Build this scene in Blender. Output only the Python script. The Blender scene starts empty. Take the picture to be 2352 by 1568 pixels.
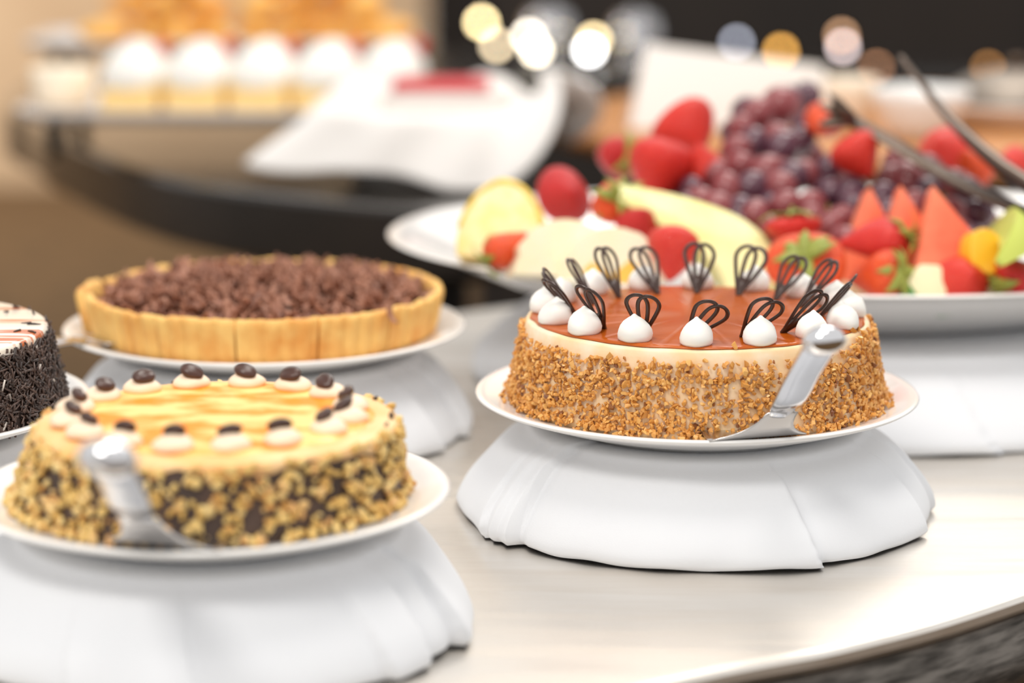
import bpy, bmesh, math, random
import numpy as np
from mathutils import Vector, Matrix, Euler, noise

random.seed(7)
PI = math.pi
scn = bpy.context.scene
C = scn.collection

# ------------------------------------------------------------------ camera, world, lights, exposure
CAM = Vector((0.0, 0.0, 1.346)); PITCH = math.radians(11.4); LENS = 85.0
FPX = 2352 * LENS / 36.0
cd = bpy.data.cameras.new('camera'); cam = bpy.data.objects.new('camera', cd); C.objects.link(cam)
cam.location = CAM; cam.rotation_euler = (PI / 2 - PITCH, 0, 0)
cd.lens = LENS; cd.sensor_width = 36; cd.clip_start = 0.05; cd.clip_end = 60
cd.dof.use_dof = True; cd.dof.focus_distance = 1.565; cd.dof.aperture_fstop = 2.6
scn.camera = cam

w = bpy.data.worlds.new('world'); scn.world = w; w.use_nodes = True
w.node_tree.nodes['Background'].inputs[0].default_value = (1.0, 0.985, 0.965, 1)
w.node_tree.nodes['Background'].inputs[1].default_value = 0.98

def area(name, loc, target, size, power, col):
    l = bpy.data.lights.new(name, 'AREA'); l.shape = 'DISK'; l.size = size; l.energy = power; l.color = col
    o = bpy.data.objects.new(name, l); C.objects.link(o); o.location = loc
    o.rotation_euler = (Vector(target) - Vector(loc)).to_track_quat('-Z', 'Y').to_euler()
    o['kind'] = 'helper'
    return o
area('ceiling_lamp_key', (-0.75, 0.35, 2.75), (0.05, 1.6, 0.95), 0.55, 17, (1.0, 0.96, 0.90))
area('ceiling_lamp_rear', (0.7, 3.6, 2.9), (0.0, 2.2, 0.95), 1.2, 24, (1.0, 0.95, 0.88))
area('background_fill_light', (0.1, 1.55, 2.9), (-0.1, 3.1, 1.05), 0.8, 20, (1.0, 0.94, 0.87))  # added fill light, unseen, brightens the objects in the background
area('wall_fill_light', (-3.2, 7.6, 2.7), (-2.6, 10, 1.2), 1.2, 110, (1.0, 0.92, 0.83))  # extra unseen light added to lift the dim beige wall

scn.view_settings.view_transform = 'Standard'; scn.view_settings.look = 'None'
scn.view_settings.gamma = 1.0; scn.view_settings.use_curve_mapping = False
scn.view_settings.exposure = -0.16

# ------------------------------------------------------------------ helpers
def P(px, py, D):
    """point that stands D metres in front of the camera (along the floor) on the ray through a pixel"""
    xc = (px - 1176) / FPX; yc = (784 - py) / FPX
    d = Vector((xc, math.cos(PITCH) + yc * math.sin(PITCH), -math.sin(PITCH) + yc * math.cos(PITCH)))
    return CAM + d * (D / d.y)

def S(r, g, b):
    f = lambda c: (c / 255 / 12.92) if c / 255 <= 0.04045 else ((c / 255 + 0.055) / 1.055) ** 2.4
    return (f(r), f(g), f(b), 1.0)

def mat(name, col, rough=0.5, metal=0.0, col2=None, scale=20.0, stretch=(1, 1, 1), detail=4.0, lo=0.35, hi=0.65,
        bump=0.0, bscale=None, bdist=0.001, sss=0.0, coat=0.0, spec=0.5, emit=None, estr=0.0, rough2=None, aniso=0.0, rnd=None, trans=0.0):
    m = bpy.data.materials.new(name); m.use_nodes = True
    nt = m.node_tree; N = nt.nodes; L = nt.links; b = N['Principled BSDF']
    b.inputs['Base Color'].default_value = col; b.inputs['Roughness'].default_value = rough
    b.inputs['Metallic'].default_value = metal; b.inputs['Specular IOR Level'].default_value = spec
    b.inputs['Coat Weight'].default_value = coat; b.inputs['Anisotropic'].default_value = aniso
    b.inputs['Transmission Weight'].default_value = trans
    if sss:
        b.inputs['Subsurface Weight'].default_value = sss; b.inputs['Subsurface Radius'].default_value = (1, .6, .4)
        b.inputs['Subsurface Scale'].default_value = 0.004
    if emit:
        b.inputs['Emission Color'].default_value = emit; b.inputs['Emission Strength'].default_value = estr
    tc = N.new('ShaderNodeTexCoord'); mp = N.new('ShaderNodeMapping'); mp.inputs['Scale'].default_value = stretch
    L.new(tc.outputs['Object'], mp.inputs['Vector'])
    if col2 is not None or rough2 is not None:
        n = N.new('ShaderNodeTexNoise'); n.inputs['Scale'].default_value = scale; n.inputs['Detail'].default_value = detail
        L.new(mp.outputs['Vector'], n.inputs['Vector'])
        r = N.new('ShaderNodeMapRange'); r.inputs[1].default_value = lo; r.inputs[2].default_value = hi
        L.new(n.outputs['Fac'], r.inputs[0])
        if col2 is not None:
            mx = N.new('ShaderNodeMix'); mx.data_type = 'RGBA'
            mx.inputs[6].default_value = col; mx.inputs[7].default_value = col2
            L.new(r.outputs[0], mx.inputs[0]); L.new(mx.outputs[2], b.inputs['Base Color'])
        if rough2 is not None:
            mr = N.new('ShaderNodeMapRange'); mr.inputs[3].default_value = rough; mr.inputs[4].default_value = rough2
            L.new(r.outputs[0], mr.inputs[0]); L.new(mr.outputs[0], b.inputs['Roughness'])
    if rnd:  # colour per loose piece
        g = N.new('ShaderNodeNewGeometry'); oi = N.new('ShaderNodeObjectInfo')
        a = N.new('ShaderNodeMath'); a.operation = 'ADD'; fr = N.new('ShaderNodeMath'); fr.operation = 'FRACT'
        L.new(g.outputs['Random Per Island'], a.inputs[0]); L.new(oi.outputs['Random'], a.inputs[1]); L.new(a.outputs[0], fr.inputs[0])
        cr = N.new('ShaderNodeValToRGB'); e = cr.color_ramp.elements
        while len(e) < len(rnd): e.new(0.5)
        for i, (p, c) in enumerate(rnd): e[i].position = p; e[i].color = c
        L.new(fr.outputs[0], cr.inputs[0]); L.new(cr.outputs[0], b.inputs['Base Color'])
    if bump:
        nb = N.new('ShaderNodeTexNoise'); nb.inputs['Scale'].default_value = bscale or scale; nb.inputs['Detail'].default_value = 5
        L.new(mp.outputs['Vector'], nb.inputs['Vector'])
        bp = N.new('ShaderNodeBump'); bp.inputs['Strength'].default_value = bump; bp.inputs['Distance'].default_value = bdist
        L.new(nb.outputs['Fac'], bp.inputs['Height']); L.new(bp.outputs['Normal'], b.inputs['Normal'])
    return m

def obj(name, vf, m, parent=None, loc=(0, 0, 0), smooth=True, mats=None, fm=None, rot=None):
    me = vf if isinstance(vf, bpy.types.Mesh) else None
    if me is None:
        me = bpy.data.meshes.new(name); me.from_pydata([tuple(v) for v in vf[0]], [], vf[1]); me.update()
        if smooth: me.polygons.foreach_set('use_smooth', [True] * len(me.polygons))
        for mm in (mats or [m]): me.materials.append(mm)
        if fm: me.polygons.foreach_set('material_index', fm)
    o = bpy.data.objects.new(name, me); C.objects.link(o); o.location = loc
    if rot is not None: o.rotation_euler = rot
    if parent: o.parent = parent
    return o

def mesh_only(name, vf, m, smooth=True):
    me = bpy.data.meshes.new(name); me.from_pydata([tuple(v) for v in vf[0]], [], vf[1]); me.update()
    if smooth: me.polygons.foreach_set('use_smooth', [True] * len(me.polygons))
    me.materials.append(m)
    return me

def tag(o, label, cat, group=None):
    o['label'] = label; o['category'] = cat
    if group: o['group'] = group
    return o

def thing(name, label, cat, loc=(0, 0, 0), group=None, rot=(0, 0, 0)):
    o = bpy.data.objects.new(name, None); C.objects.link(o); o.empty_display_size = 0.02
    o.location = loc; o.rotation_euler = rot
    return tag(o, label, cat, group)

def struct(name, vf, m, smooth=False):
    o = obj(name, vf, m, smooth=smooth); o['kind'] = 'structure'; return o

def lathe(prof, n=96, sx=1.0, sy=1.0, rf=None):
    """revolve (r,z) pairs; rf(theta, r, z) -> (r, z) may modulate. theta 0 faces the camera (-Y)"""
    V, F, rings = [], [], []
    for r, z in prof:
        if r < 1e-6:
            rings.append([len(V)]); V.append((0, 0, z)); continue
        ids = []
        for i in range(n):
            th = 2 * PI * i / n; rr, zz = (r, z) if rf is None else rf(th, r, z)
            ids.append(len(V)); V.append((math.sin(th) * rr * sx, -math.cos(th) * rr * sy, zz))
        rings.append(ids)
    for a, b in zip(rings[:-1], rings[1:]):
        if len(a) == 1 and len(b) == 1: continue
        for i in range(n):
            j = (i + 1) % n
            if len(a) == 1: F.append((a[0], b[i], b[j]))
            elif len(b) == 1: F.append((a[i], b[0], a[j]))
            else: F.append((a[i], b[i], b[j], a[j]))
    return V, F

def box(x0, x1, y0, y1, z0, z1):
    V = [(x0, y0, z0), (x1, y0, z0), (x1, y1, z0), (x0, y1, z0), (x0, y0, z1), (x1, y0, z1), (x1, y1, z1), (x0, y1, z1)]
    return V, [(0, 3, 2, 1), (4, 5, 6, 7), (0, 1, 5, 4), (1, 2, 6, 5), (2, 3, 7, 6), (3, 0, 4, 7)]

def rbox(x0, x1, y0, y1, z0, z1, bev=0.004, seg=3):
    bm = bmesh.new(); V, F = box(x0, x1, y0, y1, z0, z1)
    vs = [bm.verts.new(v) for v in V]
    for f in F: bm.faces.new([vs[i] for i in f])
    bmesh.ops.bevel(bm, geom=list(bm.edges), offset=bev, segments=seg, affect='EDGES', profile=0.5)
    bm.verts.index_update()
    out = [tuple(v.co) for v in bm.verts], [tuple(v.index for v in f.verts) for f in bm.faces]
    bm.free(); return out

def tube(pts, rad, n=8, flat=1.0, up=(0, 0, 1), caps=True, wid=None):
    """loft an elliptic section along pts; rad list or number; flat = thickness / width; 'up' is the thin direction"""
    pts = [Vector(p) for p in pts]; V, F = [], []
    k = len(pts); rad = rad if isinstance(rad, (list, tuple)) else [rad] * k
    fl = flat if isinstance(flat, (list, tuple)) else [flat] * k
    upv = Vector(up)
    for i, p in enumerate(pts):
        t = (pts[min(i + 1, k - 1)] - pts[max(i - 1, 0)]).normalized()
        s = t.cross(upv)
        if s.length < 1e-4: s = t.cross(Vector((1, 0, 0)))
        s.normalize(); u = s.cross(t).normalized()
        for j in range(n):
            a = 2 * PI * j / n
            V.append(p + s * (rad[i] * math.cos(a)) + u * (rad[i] * fl[i] * math.sin(a)))
    for i in range(k - 1):
        for j in range(n):
            a = i * n + j; b = i * n + (j + 1) % n
            F.append((a, b, b + n, a + n))
    if caps:
        F.append(tuple(reversed(range(n)))); F.append(tuple(range((k - 1) * n, k * n)))
    return V, F

def join(*vfs):
    V, F = [], []
    for v, f in vfs:
        o = len(V); V += [tuple(x) for x in v]; F += [tuple(i + o for i in q) for q in f]
    return V, F

def xform(vf, M):
    return [tuple(M @ Vector(v)) for v in vf[0]], vf[1]

def catmull(pts, per=8, closed=False):
    pts = [Vector(p) for p in pts]; n = len(pts); out = []
    rng = n if closed else n - 1
    g = lambda i: pts[i % n] if closed else pts[max(0, min(n - 1, i))]
    for i in range(rng):
        a, b, c, d = g(i - 1), g(i), g(i + 1), g(i + 2)
        for k in range(per):
            t = k / per
            out.append(0.5 * ((2 * b) + (c - a) * t + (2 * a - 5 * b + 4 * c - d) * t * t + (-a + 3 * b - 3 * c + d) * t ** 3))
    if not closed: out.append(pts[-1])
    return out

def frame(x=None, y=None, z=None):
    """rotation matrix from two of three axes"""
    if z is not None and x is not None:
        z = Vector(z).normalized(); x = Vector(x); x = (x - z * x.dot(z)).normalized(); y = z.cross(x)
    M = Matrix((x, y, z)).transposed()
    return M.to_4x4()

def hull_chip(rng, sx, sy, sz, n=10):
    bm = bmesh.new()
    for _ in range(n):
        v = Vector((rng.gauss(0, 1), rng.gauss(0, 1), rng.gauss(0, 1))).normalized()
        bm.verts.new((v.x * sx * rng.uniform(.75, 1), v.y * sy * rng.uniform(.75, 1), v.z * sz * rng.uniform(.75, 1)))
    r = bmesh.ops.convex_hull(bm, input=list(bm.verts))
    bm.verts.ensure_lookup_table()
    loose = [v for v in bm.verts if not v.link_faces]
    for v in loose: bm.verts.remove(v)
    bm.verts.index_update()
    out = [tuple(v.co) for v in bm.verts], [tuple(v.index for v in f.verts) for f in bm.faces]
    bm.free(); return out

def scatter(parent, name, stuffname, variants, m, places, origin, nbig=300, smooth=False):
    """places: (matrix, scale, normal, variant). The nbig that show largest become objects, the rest one mesh"""
    o0 = Vector(origin)
    def score(p):
        pos = p[0].translation + o0; v = (CAM - pos)
        return p[1] * max(0.05, p[2].dot(v.normalized()))
    order = sorted(range(len(places)), key=lambda i: -score(places[i]))
    big = set(order[:nbig])
    meshes = [mesh_only(name, v, m, smooth) for v in variants]
    V, F = [], []; off = 0
    arr = [np.array(v[0]) for v in variants]
    for i, (M, s, nrm, k) in enumerate(places):
        M2 = M @ Matrix.Scale(s, 4)
        if i in big:
            o = bpy.data.objects.new(name, meshes[k]); C.objects.link(o); o.parent = parent; o.matrix_local = M2
        else:
            A = np.array(M2); W = arr[k] @ A[:3, :3].T + A[:3, 3]
            V.append(W); F += [tuple(q + off for q in f) for f in variants[k][1]]; off += len(W)
    if V:
        st = obj(stuffname, (np.concatenate(V).tolist(), F), m, parent, smooth=smooth); st['kind'] = 'stuff'

def rand_rot(rng):
    return Euler((rng.uniform(0, 6.28), rng.uniform(0, 6.28), rng.uniform(0, 6.28))).to_matrix().to_4x4()

# ------------------------------------------------------------------ materials
TZ = 0.90                                            # height of the steel worktop
M_china = mat('white_china', S(243, 241, 238), 0.16, coat=0.3)
M_cloth = mat('white_cloth', S(230, 232, 236), 0.85, bump=0.25, bscale=900, bdist=0.0004, spec=0.2)
M_cloth_warm = mat('white_napkin', S(242, 238, 234), 0.85, bump=0.2, bscale=500, bdist=0.0005, spec=0.2)
M_steel = mat('brushed_steel', S(240, 236, 230), 0.32, 1.0, S(224, 217, 208), 5.0, (1.0, 9.0, 1), 6, 0.3, 0.7, bump=0.12, bscale=60, bdist=0.0004, rough2=0.46)
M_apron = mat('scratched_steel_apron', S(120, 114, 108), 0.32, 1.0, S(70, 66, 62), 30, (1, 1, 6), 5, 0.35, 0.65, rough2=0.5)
M_chrome = mat('polished_steel', S(225, 225, 228), 0.10, 1.0)
M_blade = mat('satin_steel', S(205, 203, 203), 0.24, 1.0, bump=0.05, bscale=200, bdist=0.0002)
M_tongs = mat('tong_steel', S(112, 98, 88), 0.34, 1.0)
M_darkbody = mat('dark_cabinet', S(40, 34, 30), 0.6, col2=S(30, 26, 24), scale=6)
M_floor = mat('brown_carpet', S(112, 84, 50), 0.9, col2=S(88, 66, 38), scale=9, bump=0.4, bscale=300)
M_wallbeige = mat('beige_wall', S(214, 186, 152), 0.85, col2=S(204, 174, 140), scale=2)
M_walldark = mat('dark_wood_wall', S(42, 32, 25), 0.6, col2=S(28, 21, 17), scale=3, stretch=(1, 1, .2))
M_walltaupe = mat('taupe_wall', S(92, 78, 66), 0.8, col2=S(76, 64, 52), scale=2)
M_black = mat('black_counter', S(33, 27, 23), 0.22, col2=S(24, 20, 17), scale=12, coat=0.35)
M_wood = mat('warm_wood', S(205, 140, 72), 0.4, col2=S(176, 112, 52), scale=9, stretch=(1, 12, 1), detail=6)

# ------------------------------------------------------------------ the setting
struct('floor', box(-9, 9, -3, 11, -0.1, 0), M_floor)
struct('wall_back', box(-0.35, 9, 10.2, 10.35, 0, 3.1), M_walldark)
struct('wall_left', box(-9, -0.35, 9.95, 10.1, 0, 3.1), M_wallbeige)

def outline_solid(pts, prof):
    """pts: closed 2-D outline (ccw seen from above); prof: list of (inset, z). Returns rings lofted, top capped"""
    n = len(pts); V, F = [], []
    nor = []
    for i in range(n):
        t = (pts[(i + 1) % n] - pts[i - 1]).normalized(); nor.append(Vector((-t.y, t.x)))
    for ins, z in prof:
        for p, q in zip(pts, nor): V.append((p.x + q.x * ins, p.y + q.y * ins, z))
    for k in range(len(prof) - 1):
        for i in range(n):
            j = (i + 1) % n
            F.append((k * n + i, k * n + j, (k + 1) * n + j, (k + 1) * n + i))
    F.append(tuple(range((len(prof) - 1) * n, len(prof) * n)))
    F.append(tuple(reversed(range(n))))
    return V, F

ctrl = [(-1.10, .70), (-.62, .80), (-.26, 1.03), (.083, 1.262), (.20, 1.330), (.318, 1.425), (.60, 1.70), (.84, 2.02), (.86, 2.36), (.60, 2.47),
        (.20, 2.46), (-.03, 2.38), (-.26, 2.13), (-.46, 1.90), (-.66, 1.78), (-.98, 1.58), (-1.22, 1.20)]
steel_pts = [Vector((p.x, p.y)) for p in catmull([(x, y, 0) for x, y in ctrl], 10, True)]
cnt = thing('steel_counter', 'curved brushed steel buffet counter carrying the cakes', 'counter', (0, 0, 0))
o = obj('worktop', outline_solid(steel_pts, [(0.004, TZ - .012), (0.0, TZ - .008), (0.0, TZ - .003), (0.003, TZ - .0005), (0.008, TZ), (0.05, TZ)]), M_steel, cnt)
o.data.polygons.foreach_set('use_smooth', [False] * len(o.data.polygons))
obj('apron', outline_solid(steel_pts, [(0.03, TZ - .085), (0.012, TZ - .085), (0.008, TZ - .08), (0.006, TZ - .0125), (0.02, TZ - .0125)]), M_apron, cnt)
obj('cabinet_body', outline_solid(steel_pts, [(0.10, 0.0), (0.10, TZ - .086), (0.13, TZ - .086)]), M_darkbody, cnt)

# ------------------------------------------------------------------ cloth risers (upturned bowls under white napkins)
def smooth01(x): x = max(0, min(1, x)); return x * x * (3 - 2 * x)

def riser(label, loc, R, h, topR, pleats, seed, ex=1.0, ey=1.0, group='cloth covered risers'):
    dr = R - topR
    key = [(topR * .90, h, 0), (topR * .97, h - .001, 0), (topR + .03 * dr, h - .006, 0), (topR + .34 * dr, h * .79, 0), (topR + .63 * dr, h * .57, 0),
           (topR + .86 * dr, h * .36, 0), (topR + .985 * dr, h * .18, 0), (R, h * .07, 0), (R - .0025, 0.0005, 0)]
    prof = [(p.x, p.y) for p in catmull(key, 6)]
    K = len(prof) - 1; n = 420
    V, F = [], []
    cidx = 0; V.append((0, 0, h))
    nr = random.Random(seed); ox = nr.uniform(0, 50)
    for k, (r, z) in enumerate(prof):
        t = k / K
        for i in range(n):
            th = 2 * PI * i / n
            d = 0.0; dz = 0.0
            d += .0050 * t * noise.noise((math.cos(th) * 2.2 + ox, math.sin(th) * 2.2, t * 1.5))
            d += .0014 * t * noise.noise((math.cos(th) * 6 + ox, math.sin(th) * 6, t * 3 + 4))
            for (a0, a1, m0, m1, wd, side) in pleats:
                a = math.radians(a0 + (a1 - a0) * t); dl = (th - a + PI) % (2 * PI) - PI
                amp = m0 + (m1 - m0) * smooth01(t * 1.2)
                x = dl * side * r                      # arc metres, positive = the gentle side
                if x >= 0: d += amp * math.exp(-(x / wd) ** 1.5)
                else: d += amp * math.exp(-(x / .0011) ** 2) - .25 * amp * math.exp(-((x + .005) / .004) ** 2)
            lift = max(0, .5 + noise.noise((math.cos(th) * 5 + ox, math.sin(th) * 5, 9))) * .0018 * smooth01((t - .8) * 5)
            rr = r + d
            V.append((math.sin(th) * rr * ex, -math.cos(th) * rr * ey, max(0.0003, z + lift + d * .25 * (1 - t))))
    for i in range(n): F.append((0, 1 + i, 1 + (i + 1) % n))
    for k in range(K):
        for i in range(n):
            j = (i + 1) % n; a = 1 + k * n
            F.append((a + i, a + n + i, a + n + j, a + j))
    o = obj('cloth_riser', (V, F), M_cloth, loc=loc)
    return tag(o, label, 'riser', group)

RH = 0.062
MAIN = Vector((.127, 1.63, TZ)); FRONT = Vector((-.176, 1.37, TZ)); TART = Vector((-.194, 1.87, TZ)); CHOC = Vector((-.437, 1.595, TZ))
BOWL = Vector((.284, 2.12, TZ))
riser('white napkin covered riser under the caramel hazelnut cake', MAIN, .163, RH, .118,
      [(-49, -51, .006, .0085, .030, -1), (-64, -60, .0005, .004, .02, -1), (-55, -56, .001, .0035, .012, -1), (18, 25, 0.0, .0075, .03, -1), (60, 63, .001, .006, .022, -1), (78, 84, .002, .004, .02, 1)], 1)
riser('white napkin covered riser under the front coffee cream cake', FRONT, .152, RH, .115,
      [(38, 47, .001, .004, .02, 1), (52, 58, .003, .006, .03, -1), (66, 72, .003, .008, .025, 1), (-30, -22, .0, .004, .03, 1), (-5, 6, 0, .003, .04, -1)], 2)
riser('white napkin covered riser under the chocolate tart', TART, .160, RH, .122,
      [(52, 60, .002, .007, .03, -1), (70, 76, .002, .006, .02, 1), (-60, -62, .002, .004, .03, -1)], 3)
riser('white napkin covered riser under the chocolate sprinkle cake', CHOC, .150, RH, .115, [(30, 36, .002, .004, .03, 1)], 4)
riser('broad white napkin covered riser under the fruit platter', Vector((.30, 2.10, TZ)), .335, RH, .27, [(-45, -48, .002, .006, .05, 1), (5, 12, 0, .004, .06, -1)], 5, 1.0, .985)

# ------------------------------------------------------------------ plates
def plate(label, loc, R, h=.022, group='round white china plates'):
    prof = [(0, 0.003), (R * .55, .003), (R * .57, 0), (R * .62, 0), (R * .66, .003), (R * .80, h * .42), (R * .93, h * .72), (R * .985, h * .86), (R, h * .93),
            (R * .995, h * .985), (R * .98, h), (R * .95, h * .96), (R * .88, h * .80), (R * .84, h * .74), (R * .5, h * .72), (0, h * .72)]
    o = obj('cake_plate', lathe(prof, 128), M_china, loc=loc)
    return tag(o, label, 'plate', group)
PH = .022; FL = PH * .72
up = lambda v, z: Vector((v.x, v.y, v.z + z))
plate('white plate holding the caramel hazelnut cake', up(MAIN, RH), .1525)
plate('white plate holding the front coffee cream cake', up(FRONT, RH), .140)
plate('white plate holding the chocolate tart', up(TART, RH), .158)
plate('white plate holding the chocolate sprinkle cake at the left edge', up(CHOC, RH), .150)

# ------------------------------------------------------------------ caramel hazelnut cake
M_cream = mat('peach_cream', S(246, 212, 164), 0.5, col2=S(250, 232, 205), scale=40, lo=.45, hi=.7, bump=.3, bscale=60, bdist=.002, sss=.15)
M_caramel = mat('caramel_glaze', S(190, 92, 24), 0.18, col2=S(172, 78, 18), scale=16, spec=.28, coat=.0, bump=.12, bscale=45, bdist=.0015)
M_white_cream = mat('whipped_cream', S(248, 246, 240), 0.45, bump=.15, bscale=90, bdist=.001, sss=.2)
M_choc = mat('dark_chocolate', S(66, 42, 32), 0.28, col2=S(52, 32, 25), scale=60)
M_nut = mat('chopped_hazelnut', S(200, 140, 70), 0.42, bump=.2, bscale=400, bdist=.0005, coat=.15,
            rnd=[(0, S(118, 66, 34)), (.05, S(156, 96, 46)), (.10, S(206, 140, 62)), (.45, S(224, 160, 78)), (.75, S(238, 186, 108)), (1, S(214, 144, 62))])

def cake_r(z, h, rb, rt):
    return rb + (rt - rb) * (z / h) ** 1.15
H1 = .057; RB, RT = .1285, .1190
o1 = up(MAIN, RH + FL)
cake = thing('hazelnut_cake', 'caramel glazed cake with chopped hazelnut side and chocolate whisks', 'cake', o1)
def rf_body(th, r, z):
    return r * (1 + .006 * noise.noise((math.cos(th) * 3, math.sin(th) * 3, z * 20))), z
prof = [(0, 0)] + [(cake_r(H1 * k / 12, H1, RB, RT) - .0015, H1 * k / 12 * .965) for k in range(13)] + [(RT - .0025, H1 * .99), (RT - .005, H1), (RT - .02, H1 + .0002), (0, H1 + .0002)]
obj('cake_body', lathe(prof, 144, rf=rf_body), M_cream, cake)

def rf_glaze(th, r, z):
    e = noise.noise((math.cos(th) * 6, math.sin(th) * 6, 3.3))
    cut = min(abs(((th - math.radians(6.75 + 22.5 * k)) + PI) % (2 * PI) - PI) for k in range(16)) * r
    dz = -.0004 * smooth01((r - .03) / .03) * math.exp(-(cut / .0010) ** 2) + .0005 * noise.noise((math.sin(th) * r * 30, math.cos(th) * r * 30, 1.0))
    rim = max(0, (r - .10) / .0145)
    return r + (.0018 * e if r > .105 else 0), z + dz * (1 if r < .112 else .3)
gp = [(0, .0014)] + [(r, .0014) for r in (.01, .02, .03, .042, .054, .066, .078, .09, .1, .107)] + [(.1115, .0013), (.1135, .0008), (.1142, -.0002)]
obj('caramel_glaze', lathe(gp, 336, rf=rf_glaze), M_caramel, cake, (0, 0, H1 + .0006))

rng = random.Random(3)
chips = [hull_chip(rng, 1, rng.uniform(.6, .9), rng.uniform(.35, .7), 11) for _ in range(7)]
places = []
def side_place(th, z, h, rb, rt, out):
    r = cake_r(max(0, min(h, z)), h, rb, rt) + out
    nrm = Vector((math.sin(th), -math.cos(th), .18)).normalized()
    return Vector((math.sin(th) * r, -math.cos(th) * r, z)), nrm
for _ in range(7600):
    th = rng.uniform(-PI, PI); z = rng.uniform(.001, H1 * .99)
    thd = math.degrees(th)
    top = H1 * (.875 + .08 * noise.noise((th * 5, 0, 2)) + .07 * noise.noise((th * 17, 5, 2)) + (.10 if thd > 52 else 0))
    if z > top: continue
    dens = 1.0
    if -12 < thd < 38 and z < H1 * .66: dens = .62 + .38 * (noise.noise((th * 9, z * 90, 7)) > .05)
    if z > top - .008: dens *= .62
    if rng.random() > dens: continue
    s = rng.uniform(.0016, .0032) if rng.random() < .88 else rng.uniform(.0032, .0044)
    p, nrm = side_place(th, z, H1, RB, RT, rng.uniform(-.0006, .0014))
    places.append((Matrix.Translation(p) @ rand_rot(rng), s, nrm, rng.randrange(7)))
for _ in range(620):     # the skirt of crumbs at the foot
    th = rng.uniform(-PI, PI); a = rng.random() ** 1.8
    r = RB + .001 + a * .006; z = .0022 + (1 - a) * .004 + (.0008 if r > .132 else 0)
    s = rng.uniform(.0016, .0034)
    places.append((Matrix.Translation((math.sin(th) * r, -math.cos(th) * r, z)) @ rand_rot(rng), s, Vector((math.sin(th), -math.cos(th), .4)).normalized(), rng.randrange(7)))
for th, z in ((8, H1 + .002), (60, H1 + .001), (64, H1)):
    a = math.radians(th)
    places.append((Matrix.Translation((math.sin(a) * .115, -math.cos(a) * .115, z + .001)) @ rand_rot(rng), .0035, Vector((0, -.5, .8)), 1))
scatter(cake, 'nut_piece', 'nut_crumbs', chips, M_nut, places, o1)

def dollop_vf(r, h, seed, tip=True):
    q = random.Random(seed); a0 = q.uniform(0, 6)
    pr = [(0, 0), (r * .82, 0), (r * .97, h * .10), (r, h * .26), (r * .95, h * .42), (r * .83, h * .58), (r * .62, h * .73), (r * .38, h * .84), (r * .2, h * .91), (r * .1, h * .97), (0, h)]
    if not tip: pr = pr[:6] + [(r * .62, h * .78), (r * .38, h * .90), (r * .2, h * .96), (0, h * .98)]
    def rf(th, rr, z):
        return rr * (1 + .05 * math.sin(2 * th + a0) + .03 * math.sin(3 * th + z * 400) + .02 * math.sin(5 * th + a0)), z
    V, F = lathe(pr, 28, rf=rf)
    lean = q.uniform(-.12, .12)
    return [(x + z * lean, y, z) for x, y, z in V], F

def whisk_vf():
    """two overlapping flat chocolate loops that meet in a narrow foot"""
    parts = []
    for sgn in (-1, 1):
        pts = [(0.0, 0, 0), (-.0028, 0, .007), (-.0068, 0, .017), (-.0099, 0, .026), (-.0105, 0, .0308), (-.0089, 0, .0350), (-.0056, 0, .0376), (-.0018, 0, .0378), (.0014, 0, .0352),
               (.0030, 0, .0305), (.0031, 0, .023), (.0023, 0, .014), (.0010, 0, .006), (0.0, 0, 0)]
        pts = [(x * sgn, y + sgn * .0002, z) for x, y, z in pts]
        parts.append(tube(catmull(pts, 4), .00142, 8, .62, up=(0, 1, 0)))
    foot = [(-.0016, 0), (.0016, 0), (.0030, .0065), (.0042, .0115), (.0016, .0135), (0, .0145), (-.0016, .0135), (-.0042, .0115), (-.0030, .0065)]
    V = [(x, -.0009, z) for x, z in foot] + [(x, .0009, z) for x, z in foot]; n = len(foot)
    F = [tuple(range(n)), tuple(reversed(range(n, 2 * n)))] + [(i + n, (i + 1) % n + n, (i + 1) % n, i) for i in range(n)]
    parts.append((V, F))
    return join(*parts)
whisk_me = mesh_only('chocolate_whisk', whisk_vf(), M_choc)
dol_me = [mesh_only('cream_dollop', dollop_vf(.0112, .0185, s), M_white_cream) for s in range(4)]
lean_tab = {}
for k in range(16):
    th = math.radians(18 + 22.5 * k); jr = rng.uniform(-.0015, .0015)
    o_ = Vector((math.sin(th), -math.cos(th), 0)); t_ = Vector((math.cos(th), math.sin(th), 0))
    d = bpy.data.objects.new('cream_dollop', dol_me[k % 4]); C.objects.link(d); d.parent = cake
    d.location = o_ * (.1045 + jr) + Vector((0, 0, H1 + .0014)); d.rotation_euler.z = rng.uniform(0, 6.28)
    front = o_.y < 0.1
    lean = math.radians(rng.uniform(34, 43) if front else rng.uniform(30, 38))
    roll = math.radians(rng.uniform(14, 34) if front else rng.uniform(-8, 8))
    if front and o_.x < -.4: roll *= .5
    zax = Vector((0, 0, 1)) * math.cos(lean) + o_ * math.sin(lean)
    zax = zax * math.cos(roll) + t_ * math.sin(roll)
    tw = rng.uniform(-.25, .25)
    xax = t_ * math.cos(tw) + o_ * math.sin(tw)
    M = frame(x=xax, z=zax)
    base = o_ * (.0845 if front else .0775) - t_ * math.sin(roll) * .012 + Vector((0, 0, H1 + .0016))
    wk = bpy.data.objects.new('chocolate_whisk', whisk_me); C.objects.link(wk); wk.parent = cake
    wk.matrix_local = Matrix.Translation(base) @ M @ Matrix.Scale(rng.uniform(.96, 1.05), 4)

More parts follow.
